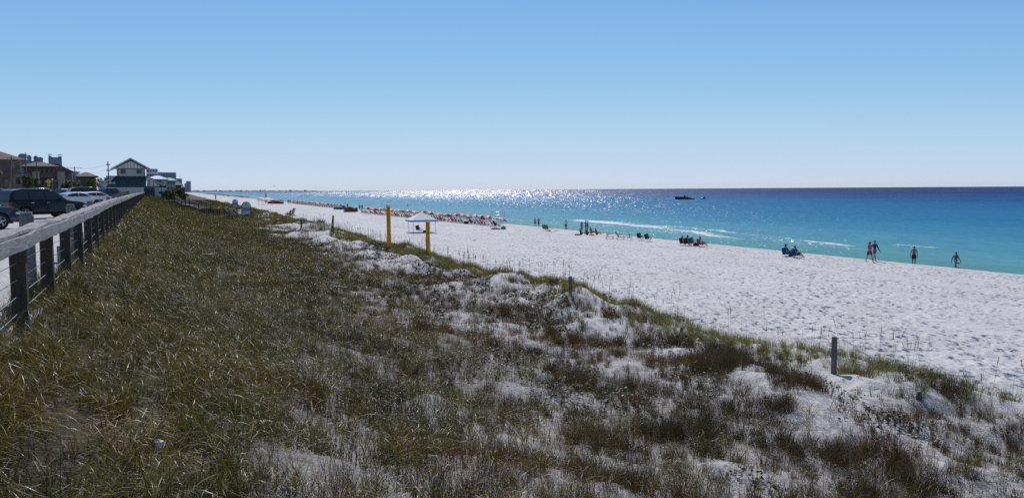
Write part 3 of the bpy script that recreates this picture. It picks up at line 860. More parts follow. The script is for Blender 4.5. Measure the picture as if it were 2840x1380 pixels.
# ================================================================== GRASSES
def blade_mat(name, cols, rough=.42, trans=.3, spec=.5, patch=None):
    m, n, l, b = new_mat(name)
    at = n.new('ShaderNodeAttribute'); at.attribute_name = 'tint'
    oi = n.new('ShaderNodeObjectInfo')
    ad = n.new('ShaderNodeMath'); ad.operation = 'MULTIPLY_ADD'; ad.inputs[1].default_value = .35; l.new(oi.outputs['Random'], ad.inputs[0])
    mu = n.new('ShaderNodeMath'); mu.operation = 'MULTIPLY'; mu.inputs[1].default_value = .65; l.new(at.outputs['Fac'], mu.inputs[0]); l.new(mu.outputs[0], ad.inputs[2])
    r = ramp(n, cols); l.new(ad.outputs[0], r.inputs['Fac'])
    g = n.new('ShaderNodeNewGeometry'); nz = n.new('ShaderNodeTexNoise'); nz.inputs['Scale'].default_value = .42; nz.inputs['Detail'].default_value = 3
    l.new(g.outputs['Position'], nz.inputs['Vector'])
    r2 = ramp(n, patch or [(.36, (.62, .60, .55)), (.5, (1, 1, 1)), (.62, (1.25, 1.0, .85))]); l.new(nz.outputs['Fac'], r2.inputs['Fac'])
    mx = n.new('ShaderNodeMix'); mx.data_type = 'RGBA'; mx.blend_type = 'MULTIPLY'; mx.inputs[0].default_value = 1
    l.new(r.outputs[0], mx.inputs[6]); l.new(r2.outputs[0], mx.inputs[7]); l.new(mx.outputs[2], b.inputs['Base Color'])
    b.inputs['Roughness'].default_value = rough; b.inputs['Specular IOR Level'].default_value = spec
    tr = n.new('ShaderNodeBsdfTranslucent'); l.new(mx.outputs[2], tr.inputs['Color'])
    ms = n.new('ShaderNodeMixShader'); ms.inputs[0].default_value = trans
    l.new(b.outputs[0], ms.inputs[1]); l.new(tr.outputs[0], ms.inputs[2])
    out = [q for q in n if q.type == 'OUTPUT_MATERIAL'][0]; l.new(ms.outputs[0], out.inputs['Surface'])
    return m
G_LONG = blade_mat('dune_grass_blades', [(0, (.040, .038, .005)), (.4, (.108, .092, .012)), (.7, (.185, .136, .026)), (.88, (.32, .25, .075)), (1, (.56, .46, .22))], spec=.26, rough=.36,
                   patch=[(.34, (.50, .58, .42)), (.48, (.95, 1.04, .85)), (.64, (1.25, 1.12, .80))])
G_THATCH = blade_mat('dead_thatch_blades', [(0, (.020, .014, .006)), (.6, (.055, .038, .016)), (.85, (.14, .105, .05)), (1, (.40, .33, .20))], rough=.5, trans=.15, spec=.2)
G_DRY = blade_mat('dry_stem_blades', [(0, (.042, .032, .014)), (.45, (.095, .068, .030)), (.75, (.15, .108, .052)), (1, (.30, .235, .13))], rough=.65, trans=.2, spec=.2)
G_GREEN = blade_mat('sea_oat_blades', [(0, (.075, .085, .016)), (.5, (.16, .165, .040)), (.8, (.26, .24, .075)), (1, (.42, .37, .17))], trans=.45,
                    patch=[(.36, (.75, .72, .7)), (.5, (1, .97, 1)), (.62, (1.15, 1.0, .85))])
G_RED = blade_mat('rusty_stem_blades', [(0, (.060, .034, .014)), (.5, (.14, .072, .030)), (1, (.28, .16, .075))], rough=.6, trans=.3)
G_LEAF = blade_mat('dark_leaf', [(0, (.014, .014, .010)), (.6, (.035, .035, .020)), (1, (.08, .075, .045))], rough=.55, trans=.1)
G_TWIG = blade_mat('fallen_stems', [(0, (.06, .048, .030)), (.6, (.15, .125, .09)), (1, (.34, .30, .24))], rough=.7, trans=0)

def tint_attr(me, tints):
    a = me.attributes.new('tint', 'FLOAT', 'FACE'); a.data.foreach_set('value', np.array(tints, np.float32))
def tuft(name, n, h, rb, width, lean, droop, material, seed, segs=3, flat=0):
    rg = random.Random(seed); vs = []; fs = []; tn = []
    for _ in range(n):
        az = rg.uniform(0, 6.283); rr = rb * math.sqrt(rg.random())
        p = Vector((rr * math.cos(rg.uniform(0, 6.283)), rr * math.sin(rg.uniform(0, 6.283)), -.03))
        H = h * rg.uniform(.45, 1.1); ln = lean * rg.uniform(.2, 1.3); dr = droop * rg.uniform(.3, 1.4)
        out = Vector((math.cos(az), math.sin(az), 0)); side = Vector((-out.y, out.x, 0))
        tw = rg.uniform(-.8, .8); sd = (side * math.cos(tw) + out * math.sin(tw))
        wd = width * rg.uniform(.6, 1.3); t_ = rg.random() ** 1.3
        ang = ln; step = H / segs; o = len(vs)
        for k in range(segs + 1):
            w_ = wd * (1 - (k / segs) ** 1.5 * .92) / 2
            vs.append(p - sd * w_); vs.append(p + sd * w_)
            p = p + (out * math.sin(ang) + Vector((0, 0, 1)) * math.cos(ang)) * step
            ang += dr / segs
        for k in range(segs):
            fs.append((o + 2 * k, o + 2 * k + 1, o + 2 * k + 3, o + 2 * k + 2)); tn.append(t_)
    me = bpy.data.meshes.new(name); me.from_pydata(vs, [], fs); me.materials.append(material); tint_attr(me, tn); me.polygons.foreach_set('use_smooth', [True] * len(fs))
    return me
def stalk(name, h, seed, wd=.007):
    rg = random.Random(seed); vs = []; fs = []; tn = []
    for q in range(rg.choice([1, 1, 2])):
        az = rg.uniform(0, 6.28); ln = rg.uniform(.0, .22); dx, dy = math.cos(az) * ln, math.sin(az) * ln
        H = h * rg.uniform(.75, 1.1); bx, by = rg.uniform(-.1, .1), rg.uniform(-.1, .1)
        for rot in (0, 1):
            o = len(vs)
            for k in range(5):
                f = k / 4; x = bx + dx * H * f * f; y = by + dy * H * f * f; w_ = wd * (1 - .4 * f) / 2
                a = (w_, 0) if rot == 0 else (0, w_)
                vs += [(x - a[0], y - a[1], H * f), (x + a[0], y + a[1], H * f)]
            for k in range(4): fs.append((o + 2 * k, o + 2 * k + 1, o + 2 * k + 3, o + 2 * k + 2)); tn.append(.5)
        for s_ in range(9):      # seed head spikelets
            f = .80 + .2 * s_ / 8; x = bx + dx * H * f * f; y = by + dy * H * f * f; z = H * f
            a2 = rg.uniform(0, 6.28); L = .015; o = len(vs)
            vs += [(x, y, z + .012), (x + math.cos(a2) * L, y + math.sin(a2) * L, z), (x + math.cos(a2) * L * .8, y + math.sin(a2) * L * .8, z - .035), (x, y, z - .014)]
            fs.append((o, o + 1, o + 2, o + 3)); tn.append(.9)
    me = bpy.data.meshes.new(name); me.from_pydata(vs, [], fs); me.materials.append(G_DRY); tint_attr(me, tn)
    return me
def leafy(name, seed, k=1.0):
    rg = random.Random(seed); vs = []; fs = []; tn = []
    for st in range(rg.randint(4, 8)):
        bx, by = rg.uniform(-.16, .16), rg.uniform(-.16, .16); H = rg.uniform(.03, .14); o = len(vs)
        vs += [(bx - .003, by, -.02), (bx + .003, by, -.02), (bx + .003, by, H), (bx - .003, by, H)]; fs.append((o, o + 1, o + 2, o + 3)); tn.append(.3)
        for q in range(rg.randint(1, 3)):
            c = Vector((bx + rg.uniform(-.03, .03), by + rg.uniform(-.03, .03), H + rg.uniform(-.03, .02))); r_ = rg.uniform(.014, .026) * k
            a = Vector((rg.uniform(-1, 1), rg.uniform(-1, 1), rg.uniform(-.6, .6))).normalized(); b_ = a.cross(Vector((rg.uniform(-.5, .5), rg.uniform(-1, .3), 1))).normalized()
            o = len(vs)
            for j in range(6): vs.append(c + (a * math.cos(j * 1.047) + b_ * math.sin(j * 1.047)) * r_)
            fs.append(tuple(range(o, o + 6))); tn.append(rg.random())
    me = bpy.data.meshes.new(name); me.from_pydata(vs, [], fs); me.materials.append(G_LEAF); tint_attr(me, tn)
    return me
def litter(name, seed, wd=.005):
    rg = random.Random(seed); vs = []; fs = []; tn = []
    for _ in range(26):
        x, y = rg.uniform(-.3, .3), rg.uniform(-.3, .3); a = rg.uniform(0, 6.28); L = rg.uniform(.03, .16); z = rg.uniform(.004, .025); z2 = z + rg.uniform(-.01, .03)
        dx, dy = math.cos(a) * L, math.sin(a) * L; sx_, sy_ = -math.sin(a) * wd / 2, math.cos(a) * wd / 2; o = len(vs)
        vs += [(x - sx_, y - sy_, z), (x + sx_, y + sy_, z), (x + dx + sx_, y + dy + sy_, z2), (x + dx - sx_, y + dy - sy_, z2)]
        fs.append((o, o + 1, o + 2, o + 3)); tn.append(rg.random())
    me = bpy.data.meshes.new(name); me.from_pydata(vs, [], fs); me.materials.append(G_TWIG); tint_attr(me, tn)
    return me

def scatter(name, meshes, x, y, z, scl, rot=None, label=None, cat='grass', kind='stuff', tiltmax=.18):
    coll = bpy.data.collections.new(name + '_sources')
    for i, me in enumerate(meshes):
        o = bpy.data.objects.new('%s_source_%02d' % (name, i), me); coll.objects.link(o)
    n_ = len(x)
    me = bpy.data.meshes.new(name); me.vertices.add(n_)
    me.vertices.foreach_set('co', np.stack([x, y, z], -1).astype(np.float32).ravel())
    a = me.attributes.new('idx', 'INT', 'POINT'); a.data.foreach_set('value', RNG.integers(0, len(meshes), n_).astype(np.int32))
    a = me.attributes.new('scl', 'FLOAT', 'POINT'); a.data.foreach_set('value', scl.astype(np.float32))
    rv = np.stack([RNG.uniform(-tiltmax, tiltmax, n_), RNG.uniform(-tiltmax, tiltmax, n_), RNG.uniform(0, 6.283, n_)], -1)
    a = me.attributes.new('rot', 'FLOAT_VECTOR', 'POINT'); a.data.foreach_set('vector', rv.astype(np.float32).ravel())
    o = bpy.data.objects.new(name, me); COL.objects.link(o)
    ng = bpy.data.node_groups.new(name + '_nodes', 'GeometryNodeTree')
    ng.interface.new_socket('Geometry', in_out='INPUT', socket_type='NodeSocketGeometry')
    ng.interface.new_socket('Geometry', in_out='OUTPUT', socket_type='NodeSocketGeometry')
    N = ng.nodes; Lk = ng.links
    gi = N.new('NodeGroupInput'); go = N.new('NodeGroupOutput')
    ci = N.new('GeometryNodeCollectionInfo'); ci.inputs['Collection'].default_value = coll
    ci.inputs['Separate Children'].default_value = True; ci.inputs['Reset Children'].default_value = True
    ip = N.new('GeometryNodeInstanceOnPoints'); ip.inputs['Pick Instance'].default_value = True
    def na(nm, dt):
        q = N.new('GeometryNodeInputNamedAttribute'); q.data_type = dt; q.inputs['Name'].default_value = nm
        return q.outputs['Attribute']
    Lk.new(gi.outputs[0], ip.inputs['Points']); Lk.new(ci.outputs[0], ip.inputs['Instance'])
    Lk.new(na('idx', 'INT'), ip.inputs['Instance Index']); Lk.new(na('rot', 'FLOAT_VECTOR'), ip.inputs['Rotation']); Lk.new(na('scl', 'FLOAT'), ip.inputs['Scale'])
    Lk.new(ip.outputs[0], go.inputs[0])
    md = o.modifiers.new('instances', 'NODES'); md.node_group = ng
    tag(o, label, cat, kind=kind)
    return o

def dune_points(dens, y0, y1, accept):
    # uniform points over the visible wedge of dune between the railing and the beach
    umin, umax = -8, 22
    n_ = int(dens * (y1 - y0) * (umax - umin))
    y = RNG.uniform(y0, y1, n_); u = RNG.uniform(umin, umax, n_); x = u - SLOPE * y
    k = (np.abs(x) < .80 * y + 1.2) & (u > fence_u(y) - .38)
    x, y, u = x[k], y[k], u[k]
    t = (u - fence_u(y)) / (16.3 + crest_off(x, y) - fence_u(y))
    p = accept(x, y, t)
    k = RNG.random(len(x)) < p
    x, y, t = x[k], y[k], t[k]
    return x, y, height(x, y), t

def long_ok(x, y, t): return np.where(t < .02, 1, veg_cover(x, y)) * np.maximum(np.interp(tn_(t, y), [0, .25, .42, .6, .9], [1, 1, .5, .14, 0]), smooth(75, 100, y) * np.interp(t, [0, .9, .97], [1, 1, 0])) * (.35 + .65 * smooth(-.3, .15, vnoise(x / .6, y / .6, 501)))
def dry_ok(x, y, t): return veg_cover(x, y) * np.interp(tn_(t, y), [0, .2, .4, .6, .85, .96, 1.02], [.25, .35, 1, 1, .8, .6, 0]) * (.12 + .88 * smooth(.0, .3, vnoise(x / .38, y / .38, 511) * .8 + .45 * vnoise(x / 2.0, y / 2.0, 513)))
def red_ok(x, y, t): return veg_cover(x, y) * smooth(.15, .45, vnoise(x / 3.2, y / 3.2, 521)) * np.interp(tn_(t, y), [.2, .5, .95, 1], [.1, 1, .8, 0])
def bush_ok(x, y, t): return smooth(.38, .62, vnoise(x / 1.15, y / 1.15, 551) * .8 + .35 * vnoise(x / 4, y / 4, 553)) * np.interp(t, [.25, .45, .9, 1.0, 1.04], [0, .9, 1, .6, 0])
def belt_ok(x, y, t): return np.interp(t, [.90, .965, 1.0, 1.09, 1.14], [0, .9, 1, .75, 0]) * (.35 + .65 * smooth(-.5, .05, vnoise(x / 1.6, y / 1.6, 531)))
def leaf_ok(x, y, t): return np.interp(t, [.3, .45, .95, 1.02], [0, .5, .8, 0]) * smooth(.0, .4, vnoise(x / 1.3, y / 1.3, 541))
def lit_ok(x, y, t): return np.interp(t, [0, .3, .9, 1.0], [.6, 1, .8, 0]) * (.3 + .7 * veg_cover(x, y))
def pts(dens, y0, y1, ok, s0, s1):
    x, y, z, t = dune_points(dens, y0, y1, ok)
    return x, y, z, RNG.uniform(s0, s1, len(x))
def join(*ps): return [np.concatenate(q) for q in zip(*ps)]

near_long = [tuft('long_tuft', 46, .46, .13, .0050, .35, 2.1, G_LONG, 100 + i, segs=7) for i in range(6)]
thatch = [tuft('thatch_tuft', 34, .40, .20, .0065, .7, 2.6, G_THATCH, 170 + i, segs=8) for i in range(4)]
mid_long = [tuft('long_tuft_mid', 32, .46, .16, .0085, .35, 1.9, G_LONG, 120 + i, segs=5) for i in range(5)]
far_long = [tuft('long_tuft_far', 30, .44, .35, .016, .35, 1.5, G_LONG, 140 + i, segs=3) for i in range(4)]
vfar_long = [tuft('long_tuft_horizon', 30, .45, .9, .05, .3, 1.2, G_LONG, 160 + i, segs=2) for i in range(3)]
near_dry = [tuft('dry_tuft', 20, .30, .06, .0058, .28, .7, G_DRY, 200 + i, segs=3) for i in range(6)]
mid_dry = [tuft('dry_tuft_mid', 18, .32, .09, .010, .28, .6, G_DRY, 220 + i, segs=2) for i in range(5)]
far_dry = [tuft('dry_tuft_far', 20, .34, .25, .018, .3, .5, G_DRY, 240 + i, segs=2) for i in range(4)]
near_red = [tuft('rusty_tuft', 30, .36, .13, .0045, .25, .5, G_RED, 260 + i, segs=3) for i in range(4)]
mid_red = [tuft('rusty_tuft_mid', 24, .36, .18, .009, .25, .5, G_RED, 270 + i, segs=2) for i in range(4)]
near_bush = [tuft('bush_tuft', 60, .44, .12, .0055, .5, .6, G_DRY, 280 + i, segs=3) for i in range(5)]
mid_bush = [tuft('bush_tuft_mid', 36, .44, .17, .009, .5, .6, G_DRY, 290 + i, segs=2) for i in range(4)]
belt_n = [tuft('oat_tuft', 26, .42, .10, .0075, .30, .9, G_GREEN, 300 + i, segs=4) for i in range(5)]
belt_m = [tuft('oat_tuft_mid', 22, .44, .14, .014, .30, .8, G_GREEN, 320 + i, segs=3) for i in range(4)]
belt_f = [tuft('oat_tuft_far', 22, .46, .4, .035, .3, .7, G_GREEN, 340 + i, segs=2) for i in range(3)]

for nm, ms, P, lab in (
    ('long_dune_grass', near_long, join(pts(34, 3, 12, long_ok, .75, 1.45), pts(20, 12, 18, long_ok, .8, 1.4)), 'thick arching olive and brown grass covering the near dune by the railing'),
    ('dead_grass_thatch', thatch, pts(11, 3, 18, lambda x, y, t: long_ok(x, y, t) * smooth(-.3, .4, vnoise(x / 1.4, y / 1.4, 561)), .7, 1.3), 'dark dead grass tangled under the arching blades of the near dune'),
    ('long_dune_grass', mid_long, pts(15, 18, 42, long_ok, .8, 1.4), 'olive brown grass in the middle of the dune beside the railing'),
    ('long_dune_grass', far_long, pts(7, 42, 110, long_ok, .85, 1.35), 'fine olive grass on the far slope of the dune before the boardwalk'),
    ('long_dune_grass', vfar_long, pts(1.6, 110, 330, long_ok, .9, 1.4), 'dark grass on the dune beyond the boardwalk stairs'),
    ('dry_dune_grass', near_dry, pts(50, 3, 20, dry_ok, .6, 1.35), 'grey brown dry stems standing in the sand of the near dune'),
    ('dry_dune_grass', mid_dry, pts(18, 20, 46, dry_ok, .7, 1.3), 'grey brown dry stems among the sandy mounds halfway along the dune'),
    ('dry_dune_grass', far_dry, pts(6, 46, 130, dry_ok, .8, 1.3), 'greyish dry grass on the far part of the dune'),
    ('bushy_dune_grass', near_bush, pts(26, 3, 22, bush_ok, .7, 1.25), 'dense dark tussocks standing on the sand of the near dune'),
    ('bushy_dune_grass', mid_bush, pts(11, 22, 60, bush_ok, .75, 1.3), 'dense dark tussocks on the sandy mounds halfway along the dune'),
    ('rusty_dune_grass', near_red, pts(10, 3, 20, red_ok, .7, 1.25), 'rust coloured upright grass clumps on the near dune'),
    ('rusty_dune_grass', mid_red, pts(5, 20, 60, red_ok, .8, 1.3), 'rust coloured grass clumps halfway along the dune'),
    ('sea_oat_grass', belt_n, pts(26, 9, 32, belt_ok, .6, 1.2), 'yellow green sea oats along the near edge of the dune above the beach'),
    ('sea_oat_grass', belt_m, pts(17, 32, 75, belt_ok, .7, 1.25), 'yellow green sea oats at the foot of the yellow pillars'),
    ('sea_oat_grass', belt_f, pts(5, 75, 260, belt_ok, .8, 1.2), 'green sea oats along the far edge of the dune')):
    scatter(nm, ms, P[0], P[1], P[2], P[3], label=lab)
lf = [leafy('leafy_sprig', 400 + i) for i in range(6)]; lf2 = [leafy('leafy_sprig_mid', 420 + i, 1.7) for i in range(4)]
P = pts(20, 3, 22, leaf_ok, .8, 1.5); scatter('dark_leafy_plants', lf, *P, label='small dark round leaves on thin stems scattered over the near sand', cat='plants')
P = pts(6, 22, 60, leaf_ok, .9, 1.6); scatter('dark_leafy_plants', lf2, *P, label='small dark leafy sprigs on the bare sandy mounds farther off', cat='plants')
lt = [litter('fallen_stem_patch', 440 + i) for i in range(6)]; lt2 = [litter('fallen_stem_patch_mid', 450 + i, .012) for i in range(4)]
P = pts(16, 3, 22, lit_ok, .8, 1.3); scatter('fallen_stems', lt, *P, label='broken grass stems lying on the near dune sand', cat='plant litter', tiltmax=.05)
P = pts(3.5, 20, 55, lit_ok, .9, 1.4); scatter('fallen_stems', lt2, *P, label='broken grass stems lying on the dune sand farther off', cat='plant litter', tiltmax=.05)
sk = [stalk('seed_stalk', 1.0, 460 + i) for i in range(8)]; sk2 = [stalk('seed_stalk_far', 1.1, 470 + i, .011) for i in range(5)]
P = pts(1.6, 12, 40, lambda x, y, t: np.interp(t, [.93, .98, 1.1, 1.15], [0, 1, .8, 0]), .55, 1.15); scatter('sea_oat_stalks', sk, *P, label='tall thin seed stalks rising from the near edge of the dune', cat='grass', tiltmax=.1)
P = pts(1.5, 40, 110, lambda x, y, t: np.interp(t, [.93, .98, 1.1, 1.15], [0, 1, .8, 0]), .7, 1.2); scatter('sea_oat_stalks', sk2, *P, label='tall thin seed stalks against the beach beyond the yellow pillars', cat='grass', tiltmax=.1)
# ================================================================== BUILDINGS, TREES AND POLES
def facing(px):
    d = at_y(px, 531, 100); return math.atan2(-d.x, d.y)
def kx(px, Y):                       # pixels per metre across the line of sight
    th = math.atan((px - 1420) / F_PX); return F_PX / (Y * math.cos(th))
def zpx(px, py, Y): return at_y(px, py, Y).z

M_PALEW = mat('pale_painted_wall', (.50, .52, .48), .8, var=.06, scale=3)
M_PANEL = mat('cream_gable_panel', (.80, .70, .66), .7, var=.02, scale=2)
M_BATTEN = mat('dark_batten', (.10, .12, .12), .7, var=.1)
M_GREENR = mat('green_metal_roof', (.045, .085, .085), .45, var=.15, scale=1.5)
M_FASC = mat('pale_fascia', (.42, .46, .45), .6, var=.05)
M_DKWIN = mat('dark_window_pane', (.02, .025, .03), .1, var=.1)
M_DOORB = mat('dark_blue_door', (.025, .045, .11), .5, var=.1)
PX0, BY = 366, 170.0
K = kx(PX0, BY); kz = F_PX / BY
base = at_y(PX0, 531, BY); B0 = Vector((base.x, base.y, 5.55))
def lx(px): return (px - PX0) / K
def lz(py): return 7 + (531.6 - py) / kz - B0.z
bh = thing('beach_pavilion', 'two level pavilion with green metal roofs and cream gables where the railing ends', 'building', B0, facing(PX0))
def B(f): mb = MB(); f(mb); return mb
# upper storey
ux0, ux1 = lx(329), lx(402.7); ze, zw = lz(468.6), lz(489)
MB().box(((ux0 + ux1) / 2, 3, (ze + zw) / 2), (ux1 - ux0, 6, ze - zw)).build('upper_wall', M_PALEW, bh)
for a_, b_ in ((337, 351), (381, 395.5)):
    x0, x1, z0, z1 = lx(a_), lx(b_), lz(481.7), lz(470.6)
    f_ = MB().box(((x0 + x1) / 2, -.03, (z0 + z1) / 2), (x1 - x0 + .16, .1, z1 - z0 + .16)).build('window', M_FASC, bh)
    MB().box(((x0 + x1) / 2, -.07, (z0 + z1) / 2), (x1 - x0, .05, z1 - z0)).build('pane', M_DKWIN, f_)
for x in (ux0 - .05, ux1 + .05): MB().box((x, -.05, (ze + zw) / 2), (.22, .25, ze - zw)).build('corner_board', M_BATTEN, bh)
xl, xr, xa = lx(310), lx(421), lx(365.8); zl, za = lz(471.5), lz(441.5)
for s_, xe in ((-1, xl), (1, xr)):
    mb = MB(); mb.prism([(xe, zl), (xa, za), (xa, za + .2), (xe - s_ * -.0, zl + .2)], -.35, 7, 'y'); mb.build('roof', M_GREENR, bh)
    mb = MB(); mb.prism([(xe, zl - .06), (xa, za - .06), (xa, za + .26), (xe, zl + .26)], -.47, -.355, 'y'); mb.build('barge_board', M_FASC, bh)
px0_, px1_ = lx(322), lx(406)
mb = MB(); zt = za - .45
rz_ = lambda x: zl + (za - zl) * (1 - abs(x - xa) / (xr - xa)) - .02
mb.prism([(ux0 - .3, ze), (ux1 + .3, ze), (ux1 + .3, rz_(ux1 + .3)), (xa, za - .02), (ux0 - .3, rz_(ux0 - .3))], .02, .2, 'y'); mb.build('gable_wall', M_BATTEN, bh)
mb = MB(); mb.prism([(px0_, ze + .0), (px1_, ze + .0), (xa, zt)], -.12, .0, 'y'); mb.build('gable_panel', M_PANEL, bh)
for q in range(-4, 5):
    x = xa + q * (px1_ - px0_) / 9.2; zz = ze + (zt - ze) * (1 - abs(x - xa) / (px1_ - xa)) - .05
    if zz > ze + .15: MB().box((x, -.15, (ze + zz) / 2), (.06, .03, zz - ze)).build('batten', M_BATTEN, bh)
MB().box((xa, -.16, ze), (px1_ - px0_ + .5, .14, .14)).build('eave_beam', M_BATTEN, bh)
# skirt roof in front, facing the camera
zs0, zs1 = lz(489), lz(518)
mb = MB(); mb.add([(lx(322), -.02, zs0), (lx(408), -.02, zs0), (lx(405), -3.1, zs1), (lx(296), -3.1, zs1), (lx(322), -.02, zs0 - .2), (lx(408), -.02, zs0 - .2), (lx(405), -3.1, zs1 - .15), (lx(296), -3.1, zs1 - .15)],
                  [(0, 1, 2, 3), (4, 7, 6, 5), (0, 3, 7, 4), (1, 5, 6, 2), (3, 2, 6, 7)]); sk_ = mb.build('skirt_roof', M_GREENR, bh)
for q in range(1, 15):
    f = q / 15; a_ = Vector((lx(322) + f * (lx(408) - lx(322)), -.03, zs0 + .03)); b_ = Vector((lx(296) + f * (lx(405) - lx(296)), -3.1, zs1 + .03))
    MB().bar(a_, b_, .05, .05).build('seam', M_GREENR, sk_)
for a_ in (308, 318): 
    f = (a_ - 296) / 109; MB().box((lx(a_), -2.3, lz(509)), (.55, .05, .6)).build('roof_vent', M_FASC, sk_)
# lower gable slopes beside the tower
for s_, (xa_, ya_), (xb_, yb_) in ((1, (411, 492.5), (458, 517)), (-1, (318, 493), (279, 515))):
    a2 = (lx(xa_), lz(ya_)); b2 = (lx(xb_), lz(yb_))
    mb = MB(); mb.prism([a2, b2, (b2[0], b2[1] + .2), (a2[0], a2[1] + .2)], -1.4, 9, 'y'); mb.build('roof', M_GREENR, bh)
    mb = MB(); mb.prism([(a2[0], a2[1] - .06), (b2[0], b2[1] - .06), (b2[0], b2[1] + .27), (a2[0], a2[1] + .27)], -1.52, -1.405, 'y'); mb.build('barge_board', M_FASC, bh)
    zb = lz(518); xi = lx(405) if s_ > 0 else lx(300)
    fz = lambda x: a2[1] + (b2[1] - a2[1]) * (x - a2[0]) / (b2[0] - a2[0]) - .25
    mb = MB(); mb.prism([(xi, zb), (lx(446 if s_ > 0 else 283), zb), (xi + s_ * .9 if s_ > 0 else xi, fz(xi + s_ * .9 if s_ > 0 else xi))], -1.3, -1.18, 'y'); mb.build('gable_panel', M_PANEL, bh)
    if s_ > 0:
        for pxb in (415.5, 426.5, 437.5):
            x = lx(pxb); zz = fz(x) - .1; MB().box((x, -1.34, (zb + zz) / 2), (.09, .06, max(.1, zz - zb))).build('batten', M_BATTEN, bh)
        MB().box(((xi + lx(450)) / 2, -1.36, zb), (lx(450) - xi, .14, .14)).build('eave_beam', M_BATTEN, bh)
# lower storey
x0, x1 = lx(300), lx(441); MB().box(((x0 + x1) / 2, 3.4, lz(518) / 2), (x1 - x0, 9.2, lz(518))).build('lower_wall', M_PALEW, bh)
MB().box(((lx(311) + lx(399)) / 2, -2.3, lz(520) / 2), (lx(399) - lx(311), 2.3, lz(520))).build('service_block', M_PALEW, bh)
d_ = MB().box(((lx(401) + lx(429)) / 2, -1.25, lz(521) / 2), (lx(429) - lx(401), .14, lz(521))).build('garage_door', M_DOORB, bh)
for q in range(1, 5): MB().box(((lx(401) + lx(429)) / 2, -1.33, lz(521) * q / 5), (lx(429) - lx(401), .02, .03)).build('door_joint', M_BATTEN, d_)
MB().box((lx(434.5), -1.3, lz(519) / 2), (lx(440) - lx(429.5), .3, lz(519))).build('pier', M_FASC, bh)
for pxb in (306, 448): MB().box((lx(pxb), -1.2, lz(517) / 2), (.16, .16, lz(517))).build('porch_post', M_BATTEN, bh)

def block(name, label, px0, px1, ptop, Y, depth, floors, wallm, winm, bays=6, slab=None, cat='building', ground=5.0, top=None, balcony=False, yaw=0):
    pc = (px0 + px1) / 2; p = at_y(pc, 531, Y); k = kx(pc, Y); w_ = (px1 - px0) / k
    H = zpx(pc, ptop, Y) - ground
    t = thing(name, label, cat, (p.x, p.y, ground), facing(pc) + yaw)
    MB().box((0, depth / 2, H / 2), (w_, depth, H)).build('wall', wallm, t)
    fh = H / floors
    for f in range(floors):
        zc = (f + .55) * fh
        if slab:
            MB().box((0, -.7, f * fh + .12), (w_ * 1.01, 1.5, .24)).build('balcony', slab, t)
            if balcony:
                MB().box((0, -1.42, f * fh + .75), (w_ * 1.0, .06, .95)).build('balustrade', slab, t)
        for b_ in range(bays):
            x = -w_ / 2 + w_ * (b_ + .5) / bays
            MB().box((x, -.02, zc), (w_ / bays * .55, .1, fh * .5)).build('window', winm, t)
    return t, w_, H
M_TAN = mat('tan_stucco', (.27, .235, .20), .9, var=.08, scale=.6)
M_BRN = mat('brown_stucco', (.11, .085, .08), .9, var=.15, scale=.6)
M_TILE = mat('terracotta_roof', (.085, .050, .042), .8, var=.2, scale=1.2)
M_HAZEC = mat('haze_tinted_concrete', (.27, .33, .46), .8, var=.08, scale=.1)  # blue of distance haze and sky-lit shade mixed into the tower wall colour
M_BLUEW = mat('blue_grey_window', (.10, .13, .20), .3, var=.1, scale=.1)
M_WHT = mat('white_stucco', (.62, .64, .66), .8, var=.05, scale=.4)
M_PGRN = mat('pale_green_siding', (.34, .42, .38), .8, var=.06, scale=.5)
M_WROOF = mat('white_metal_roof', (.85, .86, .88), .3, var=.03, scale=.5)
M_DKH = mat('dark_timber_house', (.045, .05, .055), .8, var=.2, scale=.8)

def hip(t, w_, depth, H, over, rise, m_, nm='roof', z=None):
    z = H if z is None else z; a = w_ / 2 + over; d0, d1 = -over, depth + over; r_ = min(a, (d1 - d0) / 2) * .85
    mb = MB(); mb.add([(-a, d0, z), (a, d0, z), (a, d1, z), (-a, d1, z), (-a + r_, (d0 + d1) / 2, z + rise), (a - r_, (d0 + d1) / 2, z + rise), (-a, d0, z - .25), (a, d0, z - .25), (a, d1, z - .25), (-a, d1, z - .25)],
                      [(0, 1, 5, 4), (1, 2, 5), (2, 3, 4, 5), (3, 0, 4), (6, 7, 1, 0), (7, 8, 2, 1), (8, 9, 3, 2), (9, 6, 0, 3), (6, 9, 8, 7)])
    return mb.build(nm, m_, t)
t, w_, H = block('resort_building', 'tan and brown hotel with a red hipped roof, leftmost building in view', -110, 64, 442, 150, 14, 3, M_TAN, M_DKWIN, bays=8, slab=M_BRN)
hip(t, w_, 14, H, 1.0, 2.2, M_TILE)
MB().box((-1.2, -.9, H * .77), (w_ * .86, 1.0, H * .42)).build('upper_balconies', M_BRN, t)
t, w_, H = block('resort_building', 'dark brown balconied hotel behind the large black vehicle', 70, 158, 461, 185, 16, 3, M_BRN, M_DKWIN, bays=7, slab=M_BRN, balcony=True)
hip(t, w_, 16, H, .9, 1.3, M_TILE)
for q in (-1.9, 1.3): MB().box((q * 1.6 + 2.2, -1.9, H * .42), (1.5, .6, H * .84)).build('column', M_TAN, t)
t, w_, H = block('resort_building', 'low brown wing with a sloping red roof left of the distant utility pole', 150, 199, 478, 215, 14, 2, M_BRN, M_DKWIN, bays=5)
mb = MB(); mb.prism([(-w_ / 2 - 1, H), (w_ / 2 + 1.2, H), (-w_ / 2 + 1.2, H + 2.3), (-w_ / 2 - 1, H + 2.3)], -1, 15, 'y'); mb.build('roof', M_TILE, t)
